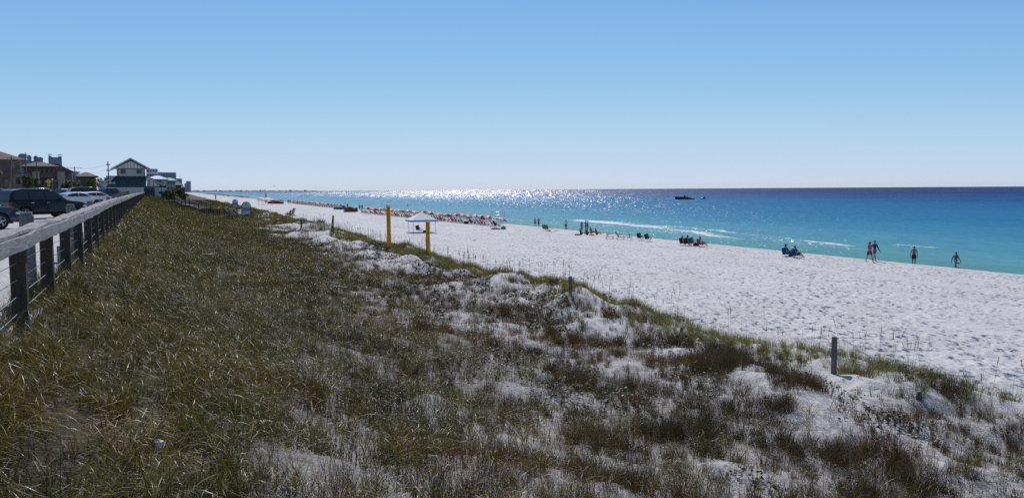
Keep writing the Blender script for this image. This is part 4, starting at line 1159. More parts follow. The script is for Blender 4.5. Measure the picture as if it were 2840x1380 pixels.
# far towers
t, w_, H = block('condo_tower', 'hazy blue grey tower with domed tops rising behind the hotel roofs', 56, 124, 446, 700, 30, 12, M_HAZEC, M_BLUEW, bays=9)
for (a_, b_, top_) in ((56, 78, 426), (80, 92, 430), (98, 110, 432), (108, 124, 435)):
    wd = (b_ - a_) / kx(90, 700); xc = ((a_ + b_) / 2 - 90) / kx(90, 700); hh = zpx(90, top_, 700) - 5 - H
    mb = MB(); mb.box((xc, 8, H + hh * .25), (wd, 14, hh * .5)); mb.build('penthouse', M_HAZEC, t)
    pr = [(xc + wd * .56 * math.cos(math.pi * j / 10), H + hh * .5 + hh * .5 * math.sin(math.pi * j / 10)) for j in range(11)]
    MB().prism(pr, 0, 16, 'y').build('barrel_roof', M_HAZEC, t)
t, w_, H = block('condo_tower', 'square hazy blue grey tower with a notched top left of the small utility pole', 139, 176, 436, 820, 26, 14, M_HAZEC, M_BLUEW, bays=5)
for a_, b_, top_ in ((139, 148, 432), (166, 176, 433)):
    wd = (b_ - a_) / kx(158, 820); hh = zpx(158, top_, 820) - 5 - H
    MB().box((((a_ + b_) / 2 - 157.5) / kx(158, 820), 8, H + hh / 2), (wd, 12, hh)).build('roof_room', M_HAZEC, t)
    MB().box((((a_ + b_) / 2 - 157.5) / kx(158, 820), 8, H + hh + 1.6), (wd * 1.1, 13, .5)).build('roof_canopy', M_WROOF, t)
t, w_, H = block('white_roofed_building', 'white roofed building just behind the small utility pole', 197, 221, 476, 330, 18, 2, M_WHT, M_BLUEW, bays=4); hip(t, w_, 18, H, .5, 1.3, M_WROOF)
t, w_, H = block('red_roofed_building', 'row of low red roofed buildings behind the trees left of the pavilion', 214, 268, 489, 300, 18, 2, M_BRN, M_DKWIN, bays=7); hip(t, w_, 18, H, 1, 1.8, M_TILE)
t, w_, H = block('pale_building', 'pale building with a light flat roof peeping out left of the pavilion roof', 296, 330, 487, 300, 18, 3, M_WHT, M_BLUEW, bays=4, slab=M_WHT)
# right of the pavilion
t, w_, H = block('condo_building', 'white condominium with stacked curved balconies just right of the pavilion roof', 408, 440, 468, 420, 24, 6, M_WHT, M_BLUEW, bays=4)
for f in range(1, 6):
    zz = H * f / 6; pr = [(w_ * .5 * math.cos(math.pi * j / 12) , -2.8 * math.sin(math.pi * j / 12)) for j in range(13)]
    MB().prism(pr, zz - .5, zz + .5, 'z').build('curved_balcony', M_WROOF, t)
t, w_, H = block('condo_building', 'low stepped wing of the white condominium below the slab tower', 436, 452, 477, 470, 24, 5, M_WHT, M_BLUEW, bays=3, slab=M_WHT)
t, w_, H = block('condo_slab', 'long flat topped hazy blue violet high rise right of the pavilion', 449, 490, 478, 900, 30, 12, M_HAZEC, M_BLUEW, bays=10)
t, w_, H = block('condo_slab', 'smaller stepped hazy blue tower to the right of the flat topped high rise', 490, 506, 495, 1150, 30, 9, M_HAZEC, M_BLUEW, bays=4)
t, w_, H = block('distant_tower', 'farthest hazy blue tower on the shore, rising alone beyond the others', 517, 530, 502, 1700, 30, 12, M_HAZEC, M_BLUEW, bays=4)
MB().box((-w_ * .62, 6, H * .4), (w_ * .5, 20, H * .8)).build('side_wing', M_HAZEC, t)
t, w_, H = block('beach_house', 'grey beach house with a bright white hipped roof behind the pavilion', 412, 462, 496, 250, 14, 3, M_WHT, M_DKWIN, bays=5, balcony=True, slab=M_WHT); hip(t, w_, 14, H, .8, 1.2, M_WROOF)
MB().box((w_ * .28, -.6, H * .45), (2.2, 1.0, H * .8)).build('stair_tower', M_DKH, t)
MB().prism([(-w_ / 2 - .6, H + .6), (w_ * .35, H - 1.6), (w_ * .35, H - 1.2), (-w_ / 2 - .6, H + 1.0)], -1.5, 12, 'y').build('side_roof', M_GREENR, t)
t, w_, H = block('beach_house', 'pale green beach house between the white roofed house and the dark houses', 457, 487, 500, 290, 16, 3, M_PGRN, M_DKWIN, bays=4); hip(t, w_, 16, H, .8, 1.1, M_PGRN)
t, w_, H = block('beach_house', 'dark beach house at the foot of the stepped hazy blue tower', 484, 503, 513, 330, 14, 2, M_DKH, M_DKWIN, bays=3, slab=M_WHT, ground=4.5); hip(t, w_, 14, H, .8, 1.6, M_DKH)
t, w_, H = block('beach_house', 'small dark house with white decks nearest the far beach', 500, 513, 520, 420, 14, 2, M_DKH, M_DKWIN, bays=3, slab=M_WHT, ground=3.5); hip(t, w_, 14, H, .6, 1.2, M_DKH)
# tiny buildings along the far coast
for i, (pxc, wpx, hpx) in enumerate(((668, 5, 3), (722, 4, 3.5), (806, 6, 3), (846, 5, 3.5), (600, 4, 3))):

    t = block('coast_building', '%s of the tiny pale buildings on the far coast, counted from the left' % ORD[[1, 2, 3, 4, 0][i]], pxc - wpx / 2, pxc + wpx / 2, 528.2 - hpx * .55, 5150 + 300 * i, 60, 2, M_WHT, M_BLUEW, bays=3, ground=1)[0]
    t['group'] = 'tiny buildings on the far coast'

# trees and bushes
M_TRUNK = mat('tree_bark', (.09, .07, .055), .9, var=.3)
def leafmat(name, c0, c1):
    m, n, l, b = new_mat(name)
    at = n.new('ShaderNodeAttribute'); at.attribute_name = 'tint'; r = ramp(n, [(0, c0), (1, c1)]); l.new(at.outputs['Fac'], r.inputs['Fac']); l.new(r.outputs[0], b.inputs['Base Color'])
    b.inputs['Roughness'].default_value = .6; b.inputs['Specular IOR Level'].default_value = .3
    tr = n.new('ShaderNodeBsdfTranslucent'); l.new(r.outputs[0], tr.inputs['Color']); ms = n.new('ShaderNodeMixShader'); ms.inputs[0].default_value = .3
    l.new(b.outputs[0], ms.inputs[1]); l.new(tr.outputs[0], ms.inputs[2])
    l.new(ms.outputs[0], [q for q in n if q.type == 'OUTPUT_MATERIAL'][0].inputs['Surface'])
    return m
M_OAK = leafmat('oak_leaves', (.025, .035, .010), (.12, .125, .035))
M_PALM = leafmat('palm_leaves', (.03, .045, .015), (.12, .15, .06))
def tree(label, px, pbase, ptop, wpx, Y, seed, kind='oak', name='leafy_tree'):
    rg = random.Random(seed); p = at_y(px, 531, Y); g_ = 5.2; H = zpx(px, ptop, Y) - g_; Wd = wpx / kx(px, Y)
    t = thing(name, label, 'tree', (p.x, p.y, g_), rg.uniform(0, 6))
    if kind == 'oak':
        mb = MB(); mb.tube([(0, 0, -.2), (.05, .02, H * .3), (.0, .1, H * .6)], [.16, .12, .07], 7)
        for q in range(5):
            a = q * 1.3; mb.tube([(0, 0, H * .35), (math.cos(a) * Wd * .18, math.sin(a) * Wd * .18, H * .58), (math.cos(a) * Wd * .32, math.sin(a) * Wd * .32, H * .75)], [.07, .045, .02], 5)
        mb.build('trunk', M_TRUNK, t)
        vs = []; fs = []; tn = []
        cl = [(rg.uniform(-1, 1) * Wd * .36, rg.uniform(-1, 1) * Wd * .36, H * rg.uniform(.35, .86), rg.uniform(.16, .30) * Wd) for _ in range(16)]
        for cx, cy, cz, cr_ in cl:
            for _ in range(90):
                v = Vector((rg.gauss(0, 1), rg.gauss(0, 1), rg.gauss(0, .8))).normalized() * cr_ * rg.uniform(.55, 1.05) + Vector((cx, cy, cz))
                if v.z > H or v.z < .2: continue
                a = Vector((rg.gauss(0, 1), rg.gauss(0, 1), rg.gauss(0, 1))).normalized(); b_ = a.orthogonal().normalized(); s_ = rg.uniform(.10, .22) * max(1, Wd / 6)
                o = len(vs); vs += [v - a * s_, v - b_ * s_ * .6, v + a * s_, v + b_ * s_ * .6]; fs.append((o, o + 1, o + 2, o + 3)); tn.append(rg.random())
        me = bpy.data.meshes.new('crown'); me.from_pydata(vs, [], fs); me.materials.append(M_OAK); tint_attr(me, tn)
    else:
        mb = MB(); mb.tube([(0, 0, -.2), (.12, 0, H * .4), (.05, .05, H * .8)], [.16, .13, .12], 7); mb.build('trunk', M_TRUNK, t)
        vs = []; fs = []; tn = []
        for f in range(22):
            a = rg.uniform(0, 6.28); el = rg.uniform(-.4, 1.2); L = Wd * .5 * rg.uniform(.8, 1.1); c = Vector((.05, .05, H * .8)); d = Vector((math.cos(a) * math.cos(el), math.sin(a) * math.cos(el), math.sin(el)))
            for k in range(7):
                n0 = c + d * (L / 7); d = (d + Vector((0, 0, -.16))).normalized(); sd_ = d.cross(Vector((0, 0, 1))).normalized()
                for s_ in (-1, 1):
                    o = len(vs); tip = c + sd_ * s_ * L * .22 * (1 - k / 9) + Vector((0, 0, -.12 * L)); vs += [c, n0, tip + d * .1, tip]; fs.append((o, o + 1, o + 2, o + 3)); tn.append(rg.random())
                c = n0
        me = bpy.data.meshes.new('crown'); me.from_pydata(vs, [], fs); me.materials.append(M_PALM); tint_attr(me, tn)
    o = bpy.data.objects.new('crown', me); COL.objects.link(o); o.parent = t; o['kind'] = 'stuff'
    return t
tree('round green tree standing left of the pavilion beside the tall utility pole', 281, 515, 481, 42, 205, 1)
tree('low bushy tree in front of the red roofed row, left of the round green tree', 250, 517, 495, 34, 200, 2)
tree('dark shrubby tree below the square hazy blue tower', 190, 518, 492, 36, 160, 3)
tree('dark tree under the small utility pole', 216, 518, 494, 30, 175, 4)
tree('bushy tree between the tan hotel and the dark brown hotel', 80, 520, 480, 34, 140, 5)
tree('thin grey green tree in front of the dark brown hotel columns', 100, 520, 487, 30, 143, 6)
tree('palm tree at the left edge against the tan hotel wall', 2, 520, 458, 34, 125, 7, 'palm', 'palm_tree')
tree('palm tree between the diamond sign and the blue pickup', 160, 520, 492, 22, 165, 8, 'palm', 'palm_tree')
tree('dark shrubs beside the pavilion steps', 492, 545, 524, 30, 190, 9)
tree('dark low bush left of the long boardwalk', 478, 548, 533, 26, 160, 11)
tree('second low dark bush beside the long boardwalk', 508, 550, 538, 24, 150, 12)
tree('dark bush at the right foot of the pavilion', 462, 548, 528, 26, 172, 10)

# utility poles
M_POLE = mat('utility_pole_wood', (.13, .11, .10), .9, var=.2)
M_METG = mat('grey_metal', (.25, .27, .29), .5, metal=.3, var=.1)
M_WIRE = mat('black_wire', (.03, .03, .03), .7)
def pole(label, px, ptop, Y, arms, r_=.14, lean=0):
    p = at_y(px, 531, Y); H = zpx(px, ptop, Y) - 5.1
    t = thing('utility_pole', label, 'pole', (p.x, p.y, 5.1), facing(px))
    MB().tube([(0, 0, 0), (lean, 0, H)], [r_, r_ * .7], 8).build('shaft', M_POLE, t)
    for (dz, hw) in arms:
        a = MB().box((lean, -.15, H - dz), (2 * hw, .1, .12)).build('crossarm', M_POLE, t)
        for q in (-1, -.5, .5, 1): MB().tube([(lean + q * hw * .95, -.15, H - dz + .06), (lean + q * hw * .95, -.15, H - dz + .3)], .04, 6).build('insulator', M_METG, a)
    return t, H
t1_, H1 = pole('tall utility pole with a transformer just left of the pavilion', 303, 447.5, 168, [(.8, .0 + .35), (2.0, .4)])
MB().tube([(-.55, 0, H1 - 4.7), (-.55, 0, H1 - 3.5)], .33, 12).build('transformer', M_METG, t1_)
MB().bar((.1, 0, H1 - 4.2), (2.9, 0, H1 - 6.6), .03).build('guy_wire', M_WIRE, t1_)
t2_, H2 = pole('small distant utility pole with three crossarms in front of the white roofed building', 210, 462, 260, [(.5, 2.2), (1.7, 1.0), (3.6, 1.5), (4.6, 1.3)], .2)
t3_, H3 = pole('leaning utility pole in front of the tan hotel', 24, 434, 118, [(.5, .5)], .15, .6)
t4_, H4 = pole('thin dark pole rising between the two hotels', 76, 423, 150, [(.6, .3)], .12)
t5_, H5 = pole('second thin dark pole in front of the domed tower', 105, 430, 165, [(.6, .3)], .12)
def wires(a, b, zs, owner, sag=.8):
    for za_, zb_ in zs:
        A_ = Vector((a.location.x, a.location.y, 5.1 + za_)); B_ = Vector((b.location.x, b.location.y, 5.1 + zb_)); pts_ = []
        for k in range(9):
            f = k / 8; q = A_.lerp(B_, f); q.z -= sag * 4 * f * (1 - f); pts_.append(owner.matrix_world.inverted() @ q if False else q)
        Mi = (Matrix.Translation(owner.location) @ Matrix.Rotation(owner.rotation_euler.z, 4, 'Z')).inverted()
        MB().tube([Mi @ q for q in pts_], .018, 4).build('wire', M_WIRE, owner)
wires(t1_, t2_, [(H1 - .5, H2 - .2), (H1 - 1.7, H2 - 1.4)], t1_)
wires(t2_, t4_, [(H2 - .2, H4 - .5)], t2_); wires(t4_, t3_, [(H4 - .6, H3 - .3), (H4 - .9, H3 - 1.0)], t4_)
# diamond crossing sign with a walking figure
M_YEL = mat('yellow_sign', (.62, .50, .04), .5, var=.04); M_BLK = mat('black_print', (.02, .02, .02), .6)
p = at_y(136, 531, 150); sg = thing('crossing_sign', 'yellow diamond crossing sign with a black walking figure before the dark brown hotel', 'sign', (p.x, p.y, 5.3), facing(136))
zc = zpx(136, 503, 150) - 5.3
MB().tube([(0, 0.03, 0), (0, 0.03, zc + .3)], .04, 6).build('post', M_METG, sg)
MB().prism([(-.5, zc), (0, zc - .5), (.5, zc), (0, zc + .5)], -.02, .0, 'y').build('diamond_plate', M_YEL, sg)
mb = MB(); mb.ell((0, -.03, zc + .22), (.06, .01, .06)); mb.bar((0, -.03, zc + .15), (.02, -.03, zc - .05), .08, .02); mb.bar((.02, -.03, zc - .05), (.12, -.03, zc - .26), .05, .02); mb.bar((.02, -.03, zc - .05), (-.1, -.03, zc - .26), .05, .02); mb.bar((0, -.03, zc + .1), (.14, -.03, zc), .04, .02); mb.bar((0, -.03, zc + .1), (-.12, -.03, zc + .02), .04, .02)
mb.build('walking_figure', M_BLK, sg)
MB().box((0, -.02, zc - .75), (.5, .02, .22)).build('small_plate', M_YEL, sg)
p = at_y(147, 531, 150); sg = thing('lamp_post', 'short lamp post with a pale globe right of the diamond sign', 'lamp', (p.x, p.y, 5.3), 0)
zc = zpx(147, 499, 150) - 5.3; MB().tube([(0, 0, 0), (0, 0, zc)], [.06, .04], 8).build('post', M_METG, sg); MB().ell((0, 0, zc + .12), (.15, .15, .15)).build('globe', M_WROOF, sg)

# ================================================================== BOARDWALKS AND SIGNS
def walkover(label, pts_, width, deckm=M_WOODG, rail=True):
    p0 = pts_[0]; t = thing('walkover', label, 'boardwalk', p0)
    pl = [p - p0 for p in pts_]
    for a, b_ in zip(pl, pl[1:]):
        L = (b_ - a).length; n_ = max(2, int(L / .6)); d = (b_ - a).normalized(); sd_ = Vector((-d.y, d.x, 0)).normalized()
        for k in range(n_):
            c = a + (b_ - a) * ((k + .5) / n_)
            mb = MB(); mb.bar(c - sd_ * width / 2, c + sd_ * width / 2, .5, .05); mb.build('deck_board', deckm, t)
        for s_ in (-1, 1):
            MB().bar(a + sd_ * s_ * width / 2 + Vector((0, 0, .85)), b_ + sd_ * s_ * width / 2 + Vector((0, 0, .85)), .16, .06).build('handrail', M_WOODD, t)
            MB().bar(a + sd_ * s_ * width / 2 + Vector((0, 0, .55)), b_ + sd_ * s_ * width / 2 + Vector((0, 0, .5)), .05, .10).build('mid_rail', M_WOODD, t)
            MB().bar(a + sd_ * s_ * width / 2 + Vector((0, 0, -.15)), b_ + sd_ * s_ * width / 2 + Vector((0, 0, -.15)), .06, .25).build('stringer', M_WOODD, t)
            for k in range(max(2, int(L / 3.4)) + 1):
                c = a + (b_ - a) * (k / max(2, int(L / 3.4))) + sd_ * s_ * (width / 2 + .02)
                MB().box((c.x, c.y, c.z - .5), (.10, .10, 2.7)).build('post', M_WOODD, t)
    return t
def P3(px, py, Y): return at_y(px, py, Y)
walkover('long boardwalk with dark handrails stepping down to the beach right of the pavilion', [P3(452, 556, 150), P3(500, 556, 140), P3(519, 567, 134), P3(543, 570, 128), P3(568, 579, 122)], 1.8)
walkover('short dark landing of the nearer boardwalk in the grass left of the large sign', [P3(540, 594, 114), P3(588, 596, 110)], 2.2, M_WOODD)
walkover('grey bench rails and steps beside the walking person left of the large sign', [P3(594, 598, 110), P3(620, 598, 108)], 1.6)
t = thing('stair_ramp', 'pale plank stair sides descending to the sand left of the large arched sign', 'stairs', P3(622, 580, 112))
t.scale = (1.4, 1.4, 1.4)
for q in (0, .95):
    MB().bar((q, 0, 0), (q + 1.0, -.6, -.95), .05, .28).build('stair_side', M_WOODG, t)
for k in range(5): MB().box((.5 + k * .2, -.12 * k, -.15 - .18 * k), (1.0, .28, .04)).build('tread', M_WOODG, t)

M_NAVY = mat('navy_sign_frame', (.02, .035, .10), .4, var=.05)
M_SIGNSKY = mat('sign_print_sky', (.52, .58, .62), .5, var=.03); M_SIGNBLUE = mat('sign_print_blue', (.05, .12, .30), .5, var=.08, scale=3)
M_SIGNMID = mat('sign_print_pale_blue', (.25, .36, .55), .5, var=.08, scale=4); M_SIGNSAND = mat('sign_print_white', (.62, .64, .68), .5, var=.05, scale=5)
def arch_sign(label, px0, px1, ptop, pbase, Y):
    pc = (px0 + px1) / 2; p = at_y(pc, pbase, Y); k = kx(pc, Y); W = (px1 - px0) / k; H = zpx(pc, ptop, Y) - p.z; g_ = gz(p.x, p.y)
    t = thing('arched_sign', label, 'sign', p, facing(pc), 'arched beach signs on the dune'); r_ = W / 2
    def arch(rr, zb, n_=14): return [(rr, zb)] + [(rr * math.cos(math.pi * j / n_), H - r_ + rr * math.sin(math.pi * j / n_)) for j in range(n_ + 1)] + [(-rr, zb)]
    o_ = arch(r_, 0); i_ = arch(r_ * .84, 0); mb = MB()
    for (a, b_, c, d) in zip(o_, o_[1:], i_[1:], i_):
        for y0, y1 in ((-.06, .06),):
            mb.add([(a[0], y0, a[1]), (b_[0], y0, b_[1]), (c[0], y0, c[1]), (d[0], y0, d[1]), (a[0], y1, a[1]), (b_[0], y1, b_[1]), (c[0], y1, c[1]), (d[0], y1, d[1])],
                   [(0, 1, 2, 3), (4, 7, 6, 5), (0, 4, 5, 1), (3, 2, 6, 7)])
    mb.build('frame', M_NAVY, t)
    def strip(z0, z1, m_, nm, y=-.02):
        w_ = r_ * .82; MB().box((0, y, (z0 + z1) / 2), (2 * w_, .03, z1 - z0)).build(nm, m_, t)
    zb = H * .16
    MB().prism(arch(r_ * .83, H * .62), -.03, .0, 'y').build('printed_sky', M_SIGNSKY, t)
    strip(H * .48, H * .62, M_SIGNBLUE, 'printed_sea'); strip(H * .36, H * .48, M_SIGNMID, 'printed_surf'); strip(zb, H * .36, M_SIGNSAND, 'printed_sand')
    MB().prism([(-r_ * .8, H * .53), (-r_ * .1, H * .50), (r_ * .8, H * .56), (r_ * .8, H * .60), (r_ * .1, H * .55), (-r_ * .8, H * .58)], -.05, -.037, 'y').build('printed_wave', M_SIGNMID, t)
    star = [(.09 * W * (1 if j % 2 == 0 else .45) * math.cos(math.pi * j / 5 + 1.57), H * .86 + .09 * W * (1 if j % 2 == 0 else .45) * math.sin(math.pi * j / 5 + 1.57)) for j in range(10)]
    MB().prism(star, -.05, -.035, 'y').build('star_mark', M_BLK, t)
    for s_ in (-1, 1): MB().box((s_ * r_ * .55, -.045, H * .27), (r_ * .32, .02, H * .035)).build('printed_mark', M_BLK, t)
    MB().prism([(-r_ * .55, .02), (r_ * .8, .02), (r_ * .75, H * .15), (r_ * .1, H * .19), (-r_ * .5, H * .14)], -.2, -.07, 'y').build('brochure_box', M_BLK, t)
    for s_ in (-1, 1): MB().box((s_ * r_ * .9, .0, (g_ - p.z) / 2 - .1), (.12, .12, max(.4, p.z - g_ + .4))).build('post', M_NAVY, t)
arch_sign('larger arched navy framed beach information sign in the dune grass', 670.5, 697, 559, 602, 118)
arch_sign('smaller arched navy framed sign farther off, left of the larger one', 644.5, 660.5, 552, 580, 187)
# low timber boxes in the dune grass
for px, py, Yd, w_, lab, m_ in ((742, 600, 92, 1.0, 'pale plank lying in the grass below the small tent', M_WOODP), (793, 604, 92, 1.5, 'dark low timber edge where the dune meets the beach', M_WOODD), (666, 575, 118, 1.6, 'low bench between the two arched signs', M_WOODG)):
    g_ = ground(px, py + 3); t = thing('timber_edge', lab, 'timber', g_, facing(px))
    MB().box((0, 0, .12), (w_, .1, .25)).build('board', m_, t, bevel=.01)
    for s_ in (-1, 1): MB().box((s_ * w_ * .45, 0, -.2), (.09, .09, .8)).build('post', M_WOODP, t)
# ================================================================== POSTS IN THE SAND
M_POST = wood_mat('weathered_post_wood', (.22, .21, .20), (.09, .085, .08), (1, 1, 9), 6)
M_CAPW = mat('white_cap', (.75, .76, .78), .5, var=.05)
M_YELP = mat('orange_yellow_paint', (.82, .37, .010), .6, var=.07, scale=2.5, spec=.3)
for lab, px, pb, pt, Y, r_ in (('taller yellow pillar with a white cap on the dune edge', 1079, 676, 566, 58, .155), ('shorter yellow pillar with a white cap, right of the taller one', 1187.5, 720, 607, 51.6, .14)):
    p = at_y(px, pb, Y); g_ = gz(p.x, p.y); zt = zpx(px, pt, Y); t = thing('yellow_pillar', lab, 'pillar', (p.x, p.y, g_ - .3), 0, 'yellow pillars on the dune edge'); H = zt - g_ + .3
    MB().tube([(0, 0, 0), (0, 0, H - .2)], r_, 24).build('shaft', M_YELP, t)
    MB().tube([(0, 0, H - .198), (0, 0, H - .04), (0, 0, H)], [r_ * 1.02, r_ * 1.02, r_ * .7], 24).build('cap', M_CAPW, t)
for lab, px, pb, pt, wpx, dark in (('tallest grey post at the right among the sea oats', 2312, 1037, 930, 14, 0), ('grey post on the dune edge near the middle of the photo', 1582, 813, 765, 8, 0),
        ('short black stake on the dune edge left of the leaning pair', 836, 630, 609, 4.5, 1), ('thin stake at the far left end of the dune edge', 598, 552, 540, 3.5, 1)):
    g_ = ground(px, pb); k = F_PX / g_.y; H = (pb - pt) / k; w_ = wpx / k
    t = thing('wooden_post', lab, 'post', (g_.x, g_.y, g_.z - .3), random.uniform(0, .5), 'posts along the dune edge')
    MB().box((0, 0, (H + .3) / 2), (w_ * .8, w_ * .8, H + .3)).build('post_shaft', M_POST if not dark else M_WOODD, t, bevel=.008)
    if not dark: MB().box((w_ * .42, 0, H * .5), (.02, w_ * .5, .05)).build('staple_plate', M_METG, t)
for lab, px, pb, pt, wpx in (('low stump in the sea oats left of the tallest grey post', 2164, 996, 979, 11), ('low stump in the sea oats right of the tallest grey post', 2548, 1107, 1084, 15), ('low stump in the sea oats halfway to the middle post', 1890, 922, 907, 9)):
    g_ = ground(px, pb); k = F_PX / g_.y; H = (pb - pt) / k; w_ = wpx / k
    t = tag(MB().tube([(0, 0, -.3), (0, 0, H)], w_ / 2, 10).build('post_stump', M_POST, loc=g_), lab, 'post', 'posts along the dune edge')
g_ = ground(922, 645); k = F_PX / g_.y; t = thing('leaning_stakes', 'pair of thin stakes leaning together on the dune edge', 'stakes', g_)
for dx, tx in ((-3.5, 2.0), (2.0, 3.6)): MB().bar((dx / k, 0, -.2), (tx / k, .05, 48 / k), .09, .09).build('stake', M_WOODD, t)
# pale old planks in the grass
random.seed(5)
for i, (px, py, L, a_, lab) in enumerate(((806, 768, .9, .15, 'bleached plank in the grass left of the others'), (858, 779, .7, .2, 'bleached plank in the middle of the broken line'), (920, 795, .7, .12, 'bleached plank at the right end of the broken line'), (940, 806, .9, .35, 'fallen grey plank tilted down to the right'),
        (1112, 911, .35, .1, 'small pale board lying among dry stems near the middle of the dune'), (575, 717, .6, .3, 'short pale stick in the grass farther left'), (645, 733, .5, .3, 'short pale stick in the middle of the left grass'))):
    g_ = ground(px, py); tag(MB().box((0, 0, 0), (L * .75, .09, .035)).build('old_plank', M_WOODP, loc=(g_.x, g_.y, g_.z + .15), bevel=.004), lab, 'plank', 'bleached planks in the dune grass').rotation_euler = (random.uniform(-.1, .1), .06, -a_)
g_ = ground(446, 1332); M_WRAP = mat('crumpled_white_paper', (.75, .70, .68), .7, var=.05, scale=9); M_WRAPR = mat('red_print_paper', (.5, .10, .07), .6, var=.1)
mb = MB(); rgx = random.Random(3)
for j in range(2):
    bmx = bmesh.new(); bmesh.ops.create_icosphere(bmx, subdivisions=2, radius=.026)
    for v in bmx.verts: v.co = Vector((v.co.x * 1.0 + j * .02, v.co.y * .8, v.co.z * 1.3)) * rgx.uniform(.6, 1.25)
    mb.mi = j; mb.add([v.co.copy() * (1 if j == 0 else .6) + Vector((0 if j == 0 else -.05, 0, 0)) for v in bmx.verts], [[v.index for v in f.verts] for f in bmx.faces]); bmx.free()
tag(mb.build('paper_wrapper', [M_WRAP, M_WRAPR], loc=(g_.x, g_.y, g_.z + .24)), 'crumpled white wrapper caught in the grass at the bottom left', 'litter')

# ================================================================== BEACH FURNITURE
M_REDC = mat('red_canvas', (.50, .035, .05), .8, var=.08); M_WHTC = mat('white_canvas', (.78, .76, .76), .8, var=.04)
M_REDW = mat('red_stained_wood', (.26, .045, .04), .7, var=.15); M_PWOOD = mat('light_frame_wood', (.42, .34, .28), .7, var=.1)
M_BLKF = mat('black_fabric', (.02, .02, .025), .9, var=.1); M_TEAL = mat('teal_fabric', (.03, .20, .20), .8, var=.1); M_GRNF = mat('green_fabric', (.10, .20, .05), .8, var=.1)
M_BLUF = mat('blue_fabric', (.02, .06, .26), .8, var=.1); M_GRYF = mat('grey_blue_fabric', (.13, .17, .24), .8, var=.1); M_BLUV = mat('bright_blue_valance', (.06, .25, .55), .7, var=.05)
M_ALU = mat('aluminium_tube', (.6, .62, .65), .35, metal=.7, var=.05)
SEA_RZ = -math.atan2(.43, 1)            # local +x turned towards the sea
SEAW = math.atan2(SLOPE, 1) * 1.0
SEA_ANG = math.atan2(.395, .919)        # heading of the sea from +X
def umbrella(m1_, m2_, label, loc, rz, group, R_=1.0, H=1.62, tilt=.22, name='beach_umbrella'):
    t = thing(name, label, 'umbrella', loc, rz, group)
    mb = MB(); n_ = 8; top = Vector((0, 0, H)); rings_ = [(0.0, 0), (.35, -.05), (.7, -.17), (1.0, -.36)]
    Mt = Matrix.Translation(Vector((0, 0, .9))) @ Matrix.Rotation(tilt, 4, 'Y') @ Matrix.Translation(Vector((0, 0, -.9)))
    for i in range(n_):
        a0, a1 = 2 * math.pi * i / n_, 2 * math.pi * (i + 1) / n_; mb.mi = i % 2
        for (r0, z0), (r1, z1) in zip(rings_, rings_[1:]):
            q = [Mt @ (top + Vector((R_ * r_ * math.cos(a), R_ * r_ * math.sin(a), z_ * R_))) for r_, a, z_ in ((r0, a0, z0), (r1, a0, z1), (r1, a1, z1), (r0, a1, z0))]
            mb.add(q, [(0, 1, 2, 3)] if r0 > 0 else [(0, 1, 2)][:1] and [(0, 1, 2, 3)])
        q = [Mt @ (top + Vector((R_ * math.cos(a), R_ * math.sin(a), z_))) for a, z_ in ((a0, -.36 * R_), (a1, -.36 * R_), (a1, -.36 * R_ - .12), (a0, -.36 * R_ - .12))]
        mb.add(q, [(0, 1, 2, 3)])
    mb.build('canopy', [m1_, m2_], t)
    MB().tube([(0, 0, -.3), (0, 0, .9), Mt @ Vector((0, 0, H + .06))], .022, 6).build('pole', M_PWOOD, t)
    return t
def lounger(mf, mw, label, loc, rz, group, name='beach_chair'):     # low wooden recliner looking along local +x
    t = thing(name, label, 'chair', loc, rz, group)
    mb = MB(); mb.bar((-.15, 0, .30), (.55, 0, .36), .5, .05); mb.build('seat', mf, t)
    mb = MB(); mb.bar((-.15, 0, .30), (-.62, 0, .98), .5, .05); mb.build('backrest', mf, t)
    for s_ in (-1, 1):
        for nm, a, b_ in (('leg', (.52, s_ * .27, .38), (.38, s_ * .27, 0)), ('leg', (-.2, s_ * .27, .55), (-.42, s_ * .27, 0)), ('armrest', (-.38, s_ * .29, .58), (.35, s_ * .29, .60)), ('side_rail', (-.2, s_ * .27, .27), (.62, s_ * .27, .34))):
            MB().bar(a, b_, .06, .045).build(nm, mw, t)
    return t
def camp_chair(mf, label, loc, rz, group=None, low=0.0):
    t = thing('camp_chair', label, 'chair', loc, rz, group)
    MB().bar((-.2, 0, .33 - low), (.3, 0, .38 - low), .5, .04).build('seat', mf, t)
    MB().bar((-.22, 0, .33 - low), (-.38, 0, .92 - low), .5, .04).build('backrest', mf, t)
    for s_ in (-1, 1):
        MB().tube([(-.4, s_ * .27, .94 - low), (-.2, s_ * .27, .33 - low), (.3, s_ * .27, 0)], .016, 5).build('leg', M_ALU, t)
        MB().tube([(.3, s_ * .27, .38 - low), (-.32, s_ * .27, 0)], .016, 5).build('leg', M_ALU, t)
        MB().bar((-.3, s_ * .29, .58 - low), (.25, s_ * .29, .58 - low), .06, .03).build('armrest', M_BLKF, t)
    return t
